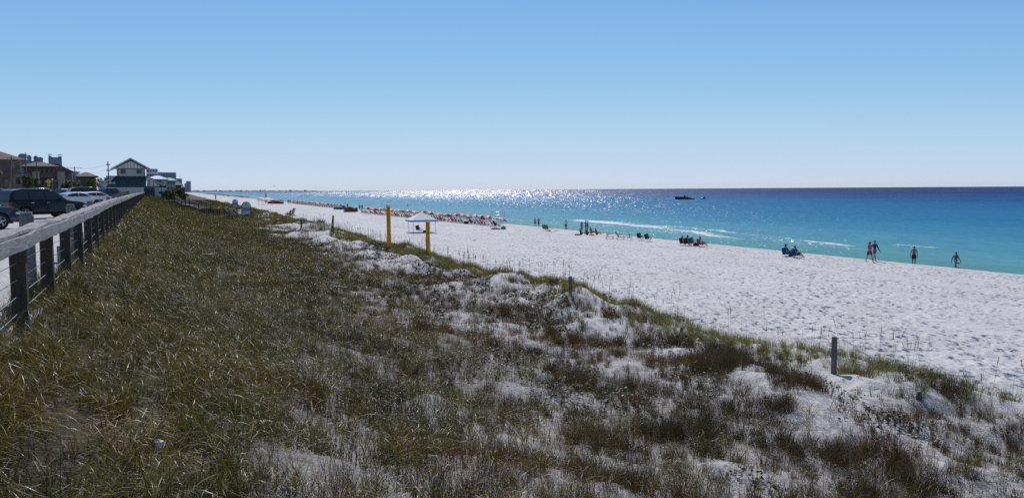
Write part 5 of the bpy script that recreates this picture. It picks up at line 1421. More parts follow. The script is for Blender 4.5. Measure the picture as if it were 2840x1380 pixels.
# nearest red and white row, counted from the lifeguard stand
um0 = ch0 = None; random.seed(21)
for i in range(26):
    Y = 127.5 + 2.85 * i + random.uniform(-.45, .45); uu2 = 52.6 - i * .17 + random.uniform(-.35, .35); x = uu2 - SLOPE * Y
    lab = '%s red and white umbrella of the nearest row, counted from the lifeguard stand' % ORD[i]
    if um0 is None: o = um0 = umbrella(M_REDC, M_WHTC, lab, (0, 0, 0), 0, 'red and white umbrellas of the nearest row', R_=1.12)
    else: o = dup(um0, label=lab)
    o.location = (x, Y, gz(x, Y)); o.rotation_euler = (0, 0, random.choice([0, .785, .4, 1.1]) + random.uniform(-.2, .2)); o.scale = (1, 1, random.uniform(.90, 1.08)); o.rotation_euler[1] = random.uniform(-.07, .07)
    for j, (dx, dy, wd) in enumerate(((-.9, -.75, 'nearer'), (-.9, .75, 'farther'))):
        lab = '%s red chair under the %s umbrella of the nearest row' % (wd, ORD[i])
        if ch0 is None: o = ch0 = lounger(M_REDC, M_REDW, lab, (0, 0, 0), 0, 'red chairs under the nearest row of umbrellas')
        else: o = dup(ch0, label=lab)
        X_ = x + dx * .919 - dy * .395; Y_ = Y + dx * .395 + dy * .919
        o.location = (X_, Y_, gz(X_, Y_)); o.rotation_euler = (0, 0, SEA_ANG + random.uniform(-.22, .22))
# second row
for i in range(24):
    Y = 262 + 4.6 * i; uu2 = 54.5; x = uu2 - SLOPE * Y
    o = dup(um0, loc=(x, Y, gz(x, Y)), rz=random.uniform(0, 1.5), label='%s umbrella of the middle row, counted from the orange tent' % ORD[i]); o['group'] = 'umbrellas of the middle row'
    for wd, dy in (('nearer', -.8), ('farther', .8)):
        X_ = x - .9 - dy * .395; Y_ = Y + dy
        o = dup(ch0, loc=(X_, Y_, gz(X_, Y_)), rz=SEA_ANG, label='%s chair under the %s umbrella of the middle row' % (wd, ORD[i])); o['group'] = 'chairs under the middle row of umbrellas'
for i in range(13):
    Y = 383 + 7 * i; x = 48 - SLOPE * Y
    o = dup(um0, loc=(x, Y, gz(x, Y)), rz=random.uniform(0, 1.5), label='%s umbrella of the far red row behind the white tent' % ORD[i]); o['group'] = 'umbrellas of the far red row'
    o = dup(ch0, loc=(x - 1, Y - .8, gz(x, Y)), rz=SEA_ANG, label='chair under the %s umbrella of the far red row' % ORD[i]); o['group'] = 'chairs of the far red row'
o = umbrella(M_TEAL, M_TEAL, 'single teal umbrella at the near end of the far red row', ground(779, 562), 0, None, R_=1.5)
# hazy rows of blue umbrellas
ub = None; Y = 640
for i in range(60):
    x = 55 - SLOPE * Y + random.uniform(-1.5, 1.5)
    lab = ('%s blue grey umbrella of the hazy far row, counted from its near end' % ORD[i]) if i < 30 else 'small blue grey umbrella toward the far end of the hazy row'
    if ub is None: o = ub = umbrella(M_GRYF, M_GRYF, lab, (0, 0, 0), 0, 'hazy far row of blue grey umbrellas', R_=2.0, H=2.1)
    else: o = dup(ub, label=lab)
    o.location = (x, Y, gz(x, Y)); o.scale = (1.3,) * 3 if i > 25 else (1,) * 3
    Y += 5 + Y * .011
# canopy tents
def canopy(label, px, pb, wd, H, m_, mval, Y=None, peak=.55, posts=4, name='canopy_tent', rz=.2):
    g_ = ground(px, pb) if Y is None else at_y(px, pb, Y); t = thing(name, label, 'tent', g_, rz)
    h = wd / 2; mb = MB(); mb.add([(-h, -h, H), (h, -h, H), (h, h, H), (-h, h, H), (0, 0, H + peak)], [(0, 1, 4), (1, 2, 4), (2, 3, 4), (3, 0, 4)]); mb.build('roof', m_, t)
    for a, b_ in (((-h, -h), (h, -h)), ((h, -h), (h, h)), ((h, h), (-h, h)), ((-h, h), (-h, -h))):
        MB().bar((a[0], a[1], H - .09), (b_[0], b_[1], H - .09), .02, .2).build('valance', mval, t)
    for sx_ in (-1, 1):
        for sy_ in (-1, 1): MB().tube([(sx_ * h * .82, sy_ * h * .82, -.2), (sx_ * h * .82, sy_ * h * .82, H)], .03, 6).build('leg', M_ALU, t)
    return t
canopy('white canopy tent with a blue valance behind the shorter yellow pillar', 1170, 644, 3.5, 1.62, M_WHTC, M_BLUV, peak=1.0, rz=.35)
canopy('white canopy tent beside the yellow sail far up the beach', 742, 568, 4.6, 2.1, M_WHTC, M_WHTC, peak=.9, rz=.2)
canopy('pinkish canopy tent just left of the far white tent', 727, 567, 3.2, 2.4, M_PANEL, M_REDC, peak=.5, rz=.3)
M_YSAIL = mat('yellow_sailcloth', (.72, .50, .04), .7, var=.05)
t = thing('sail_banner', 'tall yellow pointed sail standing by the far white tent', 'banner', ground(736, 566), 0)
MB().tube([(0, 0, -.2), (0, 0, 6.4)], .05, 6).build('mast', M_ALU, t); MB().prism([(.06, .4), (.9, 1.0), (.75, 3.6), (.06, 6.3)], -.03, .03, 'y').build('sail', M_YSAIL, t); MB().prism([(-.06, 5.2), (-.4, 2.5), (-.3, .8), (-.06, .6)], -.03, .03, 'y').build('side_panel', M_WHTC, t)
camp_chair(M_BLKF, 'black folding chair under the blue edged canopy tent', ground(1164, 644), .6)
# lifeguard stand
g_ = ground(1381, 634); t = thing('lifeguard_stand', 'open tubular lifeguard stand at the right end of the umbrella row', 'lifeguard stand', g_, -.15)
S_ = F_PX / g_.y; Wd = 36 / S_; Hp = 29 / S_; Ht = 47 / S_
for sx_ in (-1, 1):
    for sy_ in (-1, 1): MB().tube([(sx_ * Wd * .5, sy_ * .8, -.1), (sx_ * Wd * .46, sy_ * .7, Ht)], .032, 6).build('post', M_ALU, t)
MB().tube([(Wd * .3, -.75, 0), (Wd * .3, -.7, Ht)], .03, 6).build('post', M_ALU, t)
MB().box((0, 0, Hp), (Wd * 1.0, 1.5, .08)).build('platform', M_WHTC, t)
for z_ in (Ht, (Ht + Hp) / 2):
    for s_ in (-1, 1): MB().tube([(-Wd * .47, s_ * .72, z_), (Wd * .47, s_ * .72, z_)], .024, 6).build('guard_rail', M_ALU, t)
MB().tube([(-Wd * .47, -.74, Hp), (Wd * .45, -.78, Hp * .45)], .024, 6).build('brace', M_ALU, t)
for k_ in range(5): MB().tube([(Wd * .3, -.76, Hp * (k_ + .5) / 5.2), (Wd * .48, -.76, Hp * (k_ + .5) / 5.2)], .018, 5).build('ladder_rung', M_ALU, t)
MB().box((-Wd * .28, .1, Hp + .4), (.5, .5, .06)).build('seat', M_WHTC, t)
M_TARP = mat('grey_tarpaulin', (.20, .21, .25), .8, var=.15)
def heap(label, px, pb, w_, h_, m_, cat, name, seed=1, sharp=.5):
    rg = random.Random(seed); g_ = ground(px, pb); bmx = bmesh.new(); bmesh.ops.create_icosphere(bmx, subdivisions=3, radius=1)
    for v in bmx.verts:
        k_ = 1 + rg.uniform(-.12, .12); v.co = Vector((v.co.x * w_ / 2 * k_, v.co.y * w_ * .3 * k_, max(-.05, (abs(v.co.z) ** sharp) * (1 if v.co.z > 0 else -1) * h_ * k_)))
    me = bpy.data.meshes.new(name); bmx.to_mesh(me); bmx.free(); me.materials.append(m_); o = bpy.data.objects.new(name, me); COL.objects.link(o); o.location = g_
    return tag(o, label, cat)
heap('grey tarpaulin heaped under the left legs of the lifeguard stand', 1374, 636, 1.5, .32, M_TARP, 'tarpaulin', 'tarpaulin', 3, 1.4)
heap('grey tarpaulin bundled at the right foot of the lifeguard stand', 1397, 635, .7, .42, M_TARP, 'tarpaulin', 'tarpaulin', 4, .9)
M_ORG = mat('orange_nylon', (.55, .16, .06), .7, var=.1)
t = thing('pop_up_tent', 'small orange beach shelter between the two rows of umbrellas', 'tent', ground(968, 588), SEA_ANG)
mb = MB(); n_ = 10
for j in range(n_):
    a0, a1 = math.pi * j / n_, math.pi * (j + 1) / n_
    for (s0, s1) in ((0, .5), (.5, 1)):
        q = [(1.7 * math.cos(a) * (1 - .25 * s_), -.9 + 1.8 * s_, 1.5 * math.sin(a) * (1 - .45 * s_)) for a, s_ in ((a0, s0), (a0, s1), (a1, s1), (a1, s0))]; mb.add(q, [(0, 1, 2, 3)])
mb.build('shell', M_ORG, t); MB().prism([(1.25 * math.cos(math.pi * j / n_), .82 * math.sin(math.pi * j / n_)) for j in range(n_ + 1)], .88, .9, 'y').build('back_panel', M_ORG, t)
heap('teal covered pile of gear at the near end of the middle row', 939, 581, 3.0, .9, M_TEAL, 'gear', 'gear_pile', 5)
heap('grey bundle beside the teal pile', 953, 581, 1.5, 1.3, M_GRYF, 'gear', 'gear_pile', 6)
heap('dark rounded bag standing right of the orange shelter', 988, 587, .9, 1.1, M_BLKF, 'bag', 'beach_bag', 7)
heap('brown bags piled against the orange shelter', 978, 587, 1.6, .9, M_REDW, 'bag', 'beach_bag', 8)
heap('black cooler bag under the canopy tent', 1178, 644, .5, .28, M_BLKF, 'bag', 'beach_bag', 9)
heap('dark box under the umbrellas near the lifeguard stand', 1293, 621, .9, .5, M_BLKF, 'box', 'storage_box', 10, .3)
heap('dark heap of chairs below the far red umbrellas', 764, 565, 7, 1.6, M_REDW, 'gear', 'gear_pile', 12, .6)
heap('second smaller dark heap to the right under the far umbrellas', 776, 564, 4, 1.2, M_BLKF, 'gear', 'gear_pile', 13, .6)
# wooden chairs on the sand left of the middle
for i, (px, s_, tl) in enumerate(((799, 1.15, -.1), (806, 1.5, .0))):
    g_ = ground(px, 599); t = thing('slatted_chair', ('lower' if i == 0 else 'taller') + ' weathered slatted chair standing alone on the upper beach', 'chair', g_, 2.8, scale=s_)
    for q in range(4): MB().bar((-.35, -.24 + q * .16, .3), (-.65, -.26 + q * .175, 1.15 - .04 * abs(q - 1.5)), .1, .03).build('back_slat', M_WOODD, t)
    for q in range(3): MB().bar((-.3 + q * .25, -.3, .3), (-.3 + q * .25, .3, .3), .16, .03).build('seat_slat', M_WOODD, t)
    for a in (-1, 1): MB().bar((.4, a * .3, .4), (-.75, a * .3, 0), .05, .1).build('side_runner', M_WOODD, t); MB().bar((.38, a * .3, 0), (.38, a * .3, .55), .08, .04).build('leg', M_WOODD, t); MB().bar((.45, a * .33, .56), (-.45, a * .33, .56), .12, .03).build('armrest', M_WOODD, t)
# loose chairs by the water
lounger(M_WHTC, M_PWOOD, 'reclined chair right of the seated group, nearer to it', ground(1690, 662), SEA_ANG - .3, 'empty recliners by the water')
lounger(M_GRYF, M_PWOOD, 'reclined chair right of the seated group, next to the teal chair', ground(1720, 664), SEA_ANG - .3, 'empty recliners by the water')
camp_chair(M_TEAL, 'teal folding chair alone near the water', ground(1746, 666), SEA_ANG + .9)
camp_chair(M_BLKF, 'left of two dark low chairs near the water', ground(1779, 667), SEA_ANG - .3, 'dark low chairs near the water')
camp_chair(M_BLKF, 'right of two dark low chairs near the water', ground(1800, 670), SEA_ANG - .3, 'dark low chairs near the water')
camp_chair(M_GRNF, 'left of two green chairs near the water', ground(1514, 640), SEA_ANG - .5, 'green chairs near the water')
camp_chair(M_GRNF, 'right of two green chairs near the water', ground(1521, 641), SEA_ANG - .5, 'green chairs near the water')
t = thing('toy_pile', 'low pile of sticks and beach toys right of the green chairs', 'toys', ground(1534, 643), 0); random.seed(8)
for k_ in range(9): MB().bar((random.uniform(-.8, .8), random.uniform(-.3, .3), .02), (random.uniform(-1, 1), random.uniform(-.3, .3), random.uniform(.2, .55)), .04).build('stick', M_PWOOD, t)
for i in range(14):
    px = random.choice([570, 585, 600, 612, 622, 630, 640, 660, 668, 655]) + random.uniform(-6, 6); py = np.interp(px, [560, 600, 640, 700], [539, 541, 545, 551]) + random.uniform(-2, 1.5)
    g_ = ground(px, py); o = dup(ch0, loc=g_, rz=random.uniform(0, 6), label='empty chair scattered on the far beach near the blue grey umbrellas', scale=1.4); o['group'] = 'scattered far chairs'
# ================================================================== PEOPLE
SKIN_L = mat('light_skin', (.42, .25, .18), .6, var=.05); SKIN_T = mat('tanned_skin', (.26, .13, .08), .6, var=.05)
H_DK = mat('dark_hair', (.02, .016, .014), .7); H_BR = mat('brown_hair', (.08, .045, .025), .7)
def fab(n_, c): return mat(n_, c, .85, var=.08)
F_PINK = fab('pink_cloth', (.62, .05, .16)); F_LPINK = fab('pale_pink_cloth', (.55, .28, .30)); F_WHT = fab('white_cloth', (.70, .70, .72)); F_BLK = fab('black_cloth', (.015, .015, .02))
F_NAVY = fab('navy_cloth', (.02, .03, .07)); F_GREY = fab('grey_blue_cloth', (.10, .13, .17)); F_GRN = fab('green_cloth', (.06, .20, .08)); F_TEAL = fab('teal_cloth', (.05, .25, .27))
F_RED = fab('red_cloth', (.35, .05, .05)); F_PURP = fab('plum_cloth', (.09, .035, .07)); F_MAG = fab('rose_hood', (.38, .06, .10))
POSES = {}
def joints(pose, side=1):
    V = Vector
    if pose in ('stand', 'walk', 'walk2'):
        st = {'stand': .04, 'walk': .26, 'walk2': -.26}[pose]; a = {'stand': .04, 'walk': .2, 'walk2': -.2}[pose]
        J = dict(pel=V((0, 0, .93)), waist=V((0, 0, 1.08)), chest=V((0, .01, 1.26)), neck=V((0, 0, 1.43)), nk2=V((0, -.015, 1.50)), head=V((0, -.02, 1.58)), crown=V((0, -.01, 1.64)))
        for k, s_ in (('l', -1), ('r', 1)):
            q = s_ * st
            J['hip' + k] = V((s_ * .09, 0, .88)); J['knee' + k] = V((s_ * .095, -q * .55 - .02, .48)); J['ank' + k] = V((s_ * .10, -q + (.03), .09 + (.05 if q < -.1 else 0))); J['toe' + k] = V((s_ * .115, -q - .14, .035))
            J['sh' + k] = V((s_ * .175, 0, 1.385)); J['elb' + k] = V((s_ * .235, q * .45 + .02, 1.12)); J['wr' + k] = V((s_ * .26, q * .9 - .03, .88)); J['hand' + k] = V((s_ * .265, q * .95 - .05, .80))
    else:
        lean = {'sit': .16, 'recline': .34, 'floor': .10}[pose]; h = {'sit': .34, 'recline': .26, 'floor': .12}[pose]
        J = dict(pel=V((0, 0, h)), waist=V((0, lean * .3, h + .16)), chest=V((0, lean * .7, h + .35)), neck=V((0, lean, h + .51)), nk2=V((0, lean * .95, h + .58)), head=V((0, lean * .9, h + .66)), crown=V((0, lean * .9, h + .72)))
        for k, s_ in (('l', -1), ('r', 1)):
            J['hip' + k] = V((s_ * .09, -.03, h)); J['knee' + k] = V((s_ * .11, -.42, h + (.14 if pose != 'floor' else .30))); J['ank' + k] = V((s_ * .11, -.74, .09)); J['toe' + k] = V((s_ * .12, -.86, .12))
            J['sh' + k] = V((s_ * .175, lean * .92, h + .46)); J['elb' + k] = V((s_ * .26, lean * .6 - .1, h + .24)); J['wr' + k] = V((s_ * .17, -.22, h + .20)); J['hand' + k] = V((s_ * .14, -.29, h + .21))
    return J
def skinobj(name, pts_, edges, m_, parent, sub=1):
    me = bpy.data.meshes.new(name); ks = list(pts_); me.from_pydata([pts_[k][0] for k in ks], [(ks.index(a), ks.index(b_)) for a, b_ in edges], [])
    o = bpy.data.objects.new(name, me); COL.objects.link(o); o.parent = parent
    sk_ = o.modifiers.new('skin', 'SKIN'); sk_.use_smooth_shade = True
    ly = me.skin_vertices[0] if me.skin_vertices else None
    if ly is None:
        bm_ = bmesh.new(); bm_.from_mesh(me); bm_.verts.layers.skin.verify(); bm_.to_mesh(me); bm_.free(); ly = me.skin_vertices[0]
    for i, k in enumerate(ks):
        r_ = pts_[k][1]; ly.data[i].radius = r_ if isinstance(r_, tuple) else (r_, r_); ly.data[i].use_root = (i == 0)
    if sub: sb_ = o.modifiers.new('smooth', 'SUBSURF'); sb_.levels = sub; sb_.render_levels = sub
    me.materials.append(m_)
    return o
def person(label, loc, rz, pose='stand', h=1.7, skin=SKIN_L, top=F_WHT, bottom=F_BLK, sleeves=True, trousers=False, hair=H_DK, hat=None, longhair=False, bare=False, hold=None, group=None, fat=1.0):
    t = thing('person', label, 'person', loc, rz, group, scale=h / 1.69); J = joints(pose)
    P = dict(pel=(J['pel'], (.125 * fat, .10 * fat)), waist=(J['waist'], (.11 * fat, .085 * fat)), chest=(J['chest'], (.135 * fat, .10)), neck=(J['neck'], .055), nk2=(J['nk2'], .05), head=(J['head'], (.078, .092)), crown=(J['crown'], (.06, .075)))
    E = [('pel', 'waist'), ('waist', 'chest'), ('chest', 'neck'), ('neck', 'nk2'), ('nk2', 'head'), ('head', 'crown')]
    for k in 'lr':
        P.update({'hip' + k: (J['hip' + k], .085 * fat), 'knee' + k: (J['knee' + k], .055), 'ank' + k: (J['ank' + k], .036), 'toe' + k: (J['toe' + k], (.038, .028)),
                  'sh' + k: (J['sh' + k], .052), 'elb' + k: (J['elb' + k], .038), 'wr' + k: (J['wr' + k], .026), 'hand' + k: (J['hand' + k], (.034, .018))})
        E += [('pel', 'hip' + k), ('hip' + k, 'knee' + k), ('knee' + k, 'ank' + k), ('ank' + k, 'toe' + k), ('neck', 'sh' + k), ('sh' + k, 'elb' + k), ('elb' + k, 'wr' + k), ('wr' + k, 'hand' + k)]
        d = (J['hand' + k] - J['wr' + k]).normalized(); sd_ = Vector((0, 1, 0)) if abs(d.y) < .6 else Vector((1, 0, 0))
        for q, (off, ln) in enumerate(((-.030, .065), (-.010, .080), (.010, .076), (.028, .060))):
            a = J['hand' + k] + d * .02 + sd_ * off; P['f%d%s' % (q, k)] = (a + d * ln * .5, .009); P['g%d%s' % (q, k)] = (a + d * ln + Vector((0, 0, -.006)), .007)
            E += [('hand' + k, 'f%d%s' % (q, k)), ('f%d%s' % (q, k), 'g%d%s' % (q, k))]
        P['th' + k] = (J['wr' + k] + d * .04 - sd_ * .045, .010); P['tj' + k] = (J['wr' + k] + d * .075 - sd_ * .052, .008); E += [('wr' + k, 'th' + k), ('th' + k, 'tj' + k)]
    P['nose'] = (J['head'] + Vector((0, -.098, -.01)), .012); E.append(('head', 'nose'))
    skinobj('body', P, E, skin, t)
    g_ = .020
    if not bare:
        Pt = dict(pel=(J['pel'] + Vector((0, 0, .02)), (.135 * fat + g_ * .5, .11 * fat + g_ * .5)), waist=(J['waist'], (.122 * fat + g_ * .6, .098 * fat + g_ * .6)), chest=(J['chest'], (.15 * fat, .115 * fat)), neck=(J['neck'] - Vector((0, 0, .01)), .068))
        Et = [('pel', 'waist'), ('waist', 'chest'), ('chest', 'neck')]
        for k in 'lr':
            e = J['elb' + k]; 
            Pt['sh' + k] = (J['sh' + k], .068); Et.append(('neck', 'sh' + k))
            if sleeves == 'long': Pt['e' + k] = (e, .053); Pt['w' + k] = (J['wr' + k], .040); Et += [('sh' + k, 'e' + k), ('e' + k, 'w' + k)]
            elif sleeves: Pt['e' + k] = (J['sh' + k].lerp(e, .65), .060); Et.append(('sh' + k, 'e' + k))
        skinobj('shirt', Pt, Et, top, t)
    Pb = dict(pel=(J['pel'], (.145 * fat, .12 * fat)), w=(J['waist'] - Vector((0, 0, .03)), (.125 * fat, .10 * fat))); Eb = [('w', 'pel')]
    for k in 'lr':
        Pb['hip' + k] = (J['hip' + k], .105 * fat); Eb.append(('pel', 'hip' + k))
        if trousers: Pb['k' + k] = (J['knee' + k], .072); Pb['a' + k] = (J['ank' + k] + Vector((0, 0, .03)), .052); Eb += [('hip' + k, 'k' + k), ('k' + k, 'a' + k)]
        else: Pb['k' + k] = (J['hip' + k].lerp(J['knee' + k], .75), .088 * fat); Eb.append(('hip' + k, 'k' + k))
    skinobj('trousers' if trousers else 'shorts', Pb, Eb, bottom, t)
    hd = J['head']; mb = MB(); mb.ell(hd + Vector((0, .018, .035)), (.088, .098, .092), 12, 8)
    if longhair: mb.ell(hd + Vector((0, .075, -.07)), (.075, .05, .14), 10, 7)
    mb.build('hair', hair, t)
    MB().ell(hd + Vector((-.03, -.088, .015)), (.009, .006, .006), 6, 4).build('eye', F_BLK, t); MB().ell(hd + Vector((.03, -.088, .015)), (.009, .006, .006), 6, 4).build('eye', F_BLK, t)
    if hat:
        mb = MB(); mb.tube([hd + Vector((0, 0, .06)), hd + Vector((0, 0, .075))], [.17, .165], 16); mb.tube([hd + Vector((0, 0, .07)), hd + Vector((0, .0, .16))], [.095, .075], 14); mb.build('hat', hat, t)
    return t
def held(name, label, cat, who, k, shape, m_):
    J = joints('stand'); o = shape.build(name, m_); o.matrix_world = Matrix.Translation(who.location) @ Matrix.Rotation(who.rotation_euler.z, 4, 'Z') @ Matrix.Translation(J['hand' + k] + Vector((0, 0, -.12)))
    return tag(o, label, cat)
# facing: local -y is forwards.  rz turns forwards towards the sea, along the shore ...
TO_SEA = SEA_ANG + math.pi / 2; AWAY = math.pi + .4; ALONG = .4
G = ground
person('walking person in a bright pink top and dark shorts by the water', G(2411, 727), .35, 'walk', 1.72, top=F_PINK, bottom=F_PURP, fat=1.22, hair=H_DK, longhair=True)
p2 = person('walking person in a dark open jacket beside the pink shirted one', G(2425, 724.5), .3, 'walk2', 1.78, top=F_NAVY, bottom=F_GREY, sleeves='long', hair=H_DK)
q = at_y(2534, 734, 69.5); person('shirtless standing man in black swim shorts behind the beach edge', Vector((q.x, q.y, gz(q.x, q.y))), 2.6, 'stand', 1.8, skin=SKIN_T, bare=True, bottom=F_BLK, fat=1.12)
q = at_y(2650, 745, 66.5); p3 = person('person in a loose grey jacket at the water edge, rightmost on the beach', Vector((q.x, q.y, gz(q.x, q.y))), 1.9, 'walk', 1.62, top=F_GREY, bottom=F_LPINK, sleeves='long', skin=SKIN_T, fat=1.08)
tag(MB().box((0, -.1, -.02), (.12, .34, .09)).build('sandal_pair', F_BLK, loc=p3.matrix_basis @ Vector((-.32, .18, .74)), bevel=.03), 'dark sandals carried by the person in the grey jacket', 'sandals')
q = at_y(1484, 631, 139); person('walker in a pale top and dark shorts, left of the pair near the lifeguard stand', Vector((q.x, q.y, gz(q.x, q.y))), AWAY, 'walk', 1.65, top=F_LPINK, bottom=F_BLK, hair=H_DK)
q = at_y(1494, 630, 140); person('walker in a pink tank top, right of the pair near the lifeguard stand', Vector((q.x, q.y, gz(q.x, q.y))), AWAY, 'walk2', 1.75, top=F_MAG, bottom=F_BLK, sleeves=False, hair=H_DK)
q = at_y(1569.5, 638, 128); person('lone standing person in a white top and dark trousers at the water edge', Vector((q.x, q.y, gz(q.x, q.y))), AWAY, 'stand', 1.7, top=F_WHT, bottom=F_BLK, trousers=True)
for px, tp, bt, hh, lab in ((1613.5, F_TEAL, F_GREY, 1.5, 'child in a teal top standing left of the two dark figures by the water'), (1624, F_NAVY, F_BLK, 1.75, 'dark clothed adult standing nearest the teal child by the water'), (1629.5, F_NAVY, F_BLK, 1.72, 'dark clothed adult standing right of the other dark adult by the water')):
    q = at_y(px, 644, 118); person(lab, Vector((q.x, q.y, gz(q.x, q.y))), TO_SEA + (.5 if px < 1620 else -.3), 'stand', hh, top=tp, bottom=bt, sleeves='long', trousers=True)
for px, pose, tp, lab, k_ in ((1611, 'floor', F_BLK, 'person in black seated on the sand at the left of the seated group', {}), (1627, 'floor', F_PURP, 'broad seated person in plum, second from left in the seated group', dict(fat=1.3)),
        (1640.5, 'sit', F_GRN, 'seated person in a green shirt in the middle group by the water', {}), (1654, 'floor', F_RED, 'seated person in red at the right of the seated group', {})):
    person(lab, G(px, 651.5), TO_SEA, pose, 1.7, top=tp, bottom=F_BLK, group='people seated by the water', **k_)
heap('dark blanket with legs stretched out left of the seated group', 1602, 652, .9, .18, M_BLKF, 'blanket', 'beach_blanket', 14)
heap('red towel in front of the green shirted seated person', 1641, 653, .8, .14, M_REDC, 'towel', 'beach_towel', 15)
# group of four chairs
def seated(px, py, chm, lab, clab, low=.06, **k_):
    g_ = G(px, py); camp_chair(chm, clab, g_, TO_SEA - math.pi / 2, low=low); person(lab, g_ + Vector((0, 0, -low * .5)), TO_SEA, 'sit', 1.7, group=None, **k_)
seated(1896, 681, M_BLKF, 'person in a rose hooded wrap seated left in the group with the green chair', 'dark chair under the rose hooded person', top=F_MAG, bottom=F_BLK, sleeves='long', hair=F_MAG, fat=1.3)
seated(1910, 681.5, M_BLKF, 'person in a dark hat and grey shirt seated second in the group', 'dark chair under the person in the dark hat', top=F_GREY, bottom=F_GREY, sleeves='long', hat=F_BLK, fat=1.15)
camp_chair(M_TEAL, 'empty dark green chair between the hatted person and the white shirted person', G(1924, 681.5), TO_SEA - math.pi / 2)
heap('black bag on the sand right of the empty dark green chair', 1932, 682, .7, .35, M_BLKF, 'bag', 'beach_bag', 16)
seated(1945, 684, M_REDC, 'person in a white shirt seated right in the group on a red chair', 'red chair under the person in the white shirt', top=F_WHT, bottom=F_RED, hat=None, fat=1.15)
# pair in blue chairs
seated(2182, 711, M_BLUF, 'person in a black hat reclining in the left blue chair', 'left blue folding chair of the pair facing the water', low=.1, top=F_BLK, bottom=F_BLK, hat=F_BLK, sleeves='long')
seated(2208, 715, M_BLUF, 'person with bare legs reclining in the right blue chair', 'right blue folding chair of the pair facing the water', low=.1, top=F_NAVY, bottom=F_BLK, skin=SKIN_T)
heap('blue bag between the two blue chairs', 2196, 712.5, .6, .38, M_BLUF, 'bag', 'beach_bag', 17)
tag(MB().ell((0, 0, 0), (.16, .12, .10)).build('sun_hat', M_WHTC, loc=at_y(2172, 688, G(2182, 711).y)), 'white cap hanging behind the head of the left reclining person', 'cap')
# figures far up the beach
for px, pb, Yd, tp, bt, lab in ((997.5, 582, None, F_GREY, F_BLK, 'left of two figures between the orange shelter and the umbrella row'), (1004.5, 582.5, None, F_NAVY, F_BLK, 'right of two figures between the orange shelter and the umbrella row'),
        (799.5, 566, None, F_BLK, F_BLK, 'left of two dark figures standing right of the teal umbrella'), (804.5, 566, None, F_NAVY, F_BLK, 'right of two dark figures standing right of the teal umbrella'),
        (826, 565.5, None, F_BLK, F_BLK, 'dark figure standing at the far end of the middle umbrella row'), (964, 578, None, F_RED, F_BLK, 'person standing behind the orange shelter')):
    g_ = G(px, pb); person(lab, g_, AWAY, 'stand', 1.85 if px > 900 else 2.0, top=tp, bottom=bt, trousers=True, sleeves='long')
person('person in a pale shirt walking down by the boardwalk steps', P3(629, 594, 150), 2.4, 'walk', 1.75, top=F_WHT, bottom=F_GREY, skin=SKIN_T)
person('person standing behind the railing in front of the pavilion wall', Vector((at_y(351, 531, 135).x, 135, 5.62)), .3, 'stand', 1.9, top=F_WHT, bottom=F_NAVY)
person('dark figure standing by the boardwalk right of the pavilion', P3(480, 547, 150), 1, 'stand', 1.75, top=F_BLK, bottom=F_BLK, trousers=True)
# people lounging in the umbrella row
person('person lying back in a chair at the near end of the umbrella row', G(1372, 628), TO_SEA, 'recline', 1.7, top=F_NAVY, bottom=F_BLK, skin=SKIN_T)
person('person reclining beside the dark box under the umbrellas', G(1306, 621), TO_SEA, 'recline', 1.7, top=F_BLK, bottom=F_BLK, skin=SKIN_T)

# ================================================================== BOAT AND THINGS ON THE WATER
M_HULL = mat('dark_hull', (.035, .05, .06), .35, var=.08); M_HULLW = mat('pale_hull_top', (.35, .42, .44), .4, var=.05)
b_ = at_y(1899, 552.7, 478); b_.z = .05; t = thing('motorboat', 'dark low motorboat moving left across the water near the horizon', 'boat', b_, -.1)
st_ = [(-6.2, .12, 1.9), (-4.8, .9, 1.75), (-2.5, 1.25, 1.6), (1.5, 1.3, 1.35), (4.2, 1.2, .75), (5.6, 1.05, .30)]
mb = MB(); vs = []
for x, hw, z in st_: vs += [(x, -hw, z), (x + (.5 if x < -5 else 0), -hw * .7, -.35), (x + (.5 if x < -5 else 0), hw * .7, -.35), (x, hw, z)]
fs = [(0, 1, 2, 3), tuple(range(len(vs) - 4, len(vs)))[::-1]] + [(i * 4 + j, i * 4 + (j + 1) % 4, (i + 1) * 4 + (j + 1) % 4, (i + 1) * 4 + j) for i in range(5) for j in range(4)]
mb.add(vs, fs); mb.build('hull', M_HULL, t, bevel=.05)
for s_ in (-1, 1):
    for (a, b2) in zip(st_, st_[1:]): MB().bar((a[0], s_ * a[1], a[2] + .03), (b2[0], s_ * b2[1], b2[2] + .03), .1, .1).build('gunwale', M_HULLW, t)
MB().prism([(-1.2, 1.5), (.6, 1.5), (.2, 2.35), (-.6, 2.4)], -.8, .8, 'y').build('windshield', M_GLASS, t)
MB().box((1.0, 0, 1.5), (1.6, 1.7, .35)).build('bench', M_HULLW, t, bevel=.05)
MB().box((5.75, 0, .35), (.5, .5, .9)).build('outboard_motor', F_BLK, t, bevel=.08)
for i, (dx, tp) in enumerate(((.1, F_BLK), (1.2, F_NAVY))):
    person(('left' if i == 0 else 'right') + ' of two people sitting in the motorboat', b_ + Vector((dx, 0, 1.35)), -1.5, 'sit', 1.8, top=tp, bottom=F_BLK)
b_ = at_y(1951.5, 552.2, 490); b_.z = .05; t = thing('jet_ski', 'small dark jet ski to the right of the motorboat', 'jet ski', b_, -.1)
MB().prism([(-1.5, .1), (-1.7, .5), (-.6, .95), (.3, .75), (1.5, .65), (1.5, .1)], -.5, .5, 'y').build('hull', M_HULL, t, bevel=.1); MB().box((.5, 0, .85), (1.2, .4, .25)).build('saddle', F_BLK, t, bevel=.08); MB().tube([(-.5, -.4, 1.2), (-.5, .4, 1.2)], .04, 6).build('handlebar', F_BLK, t)
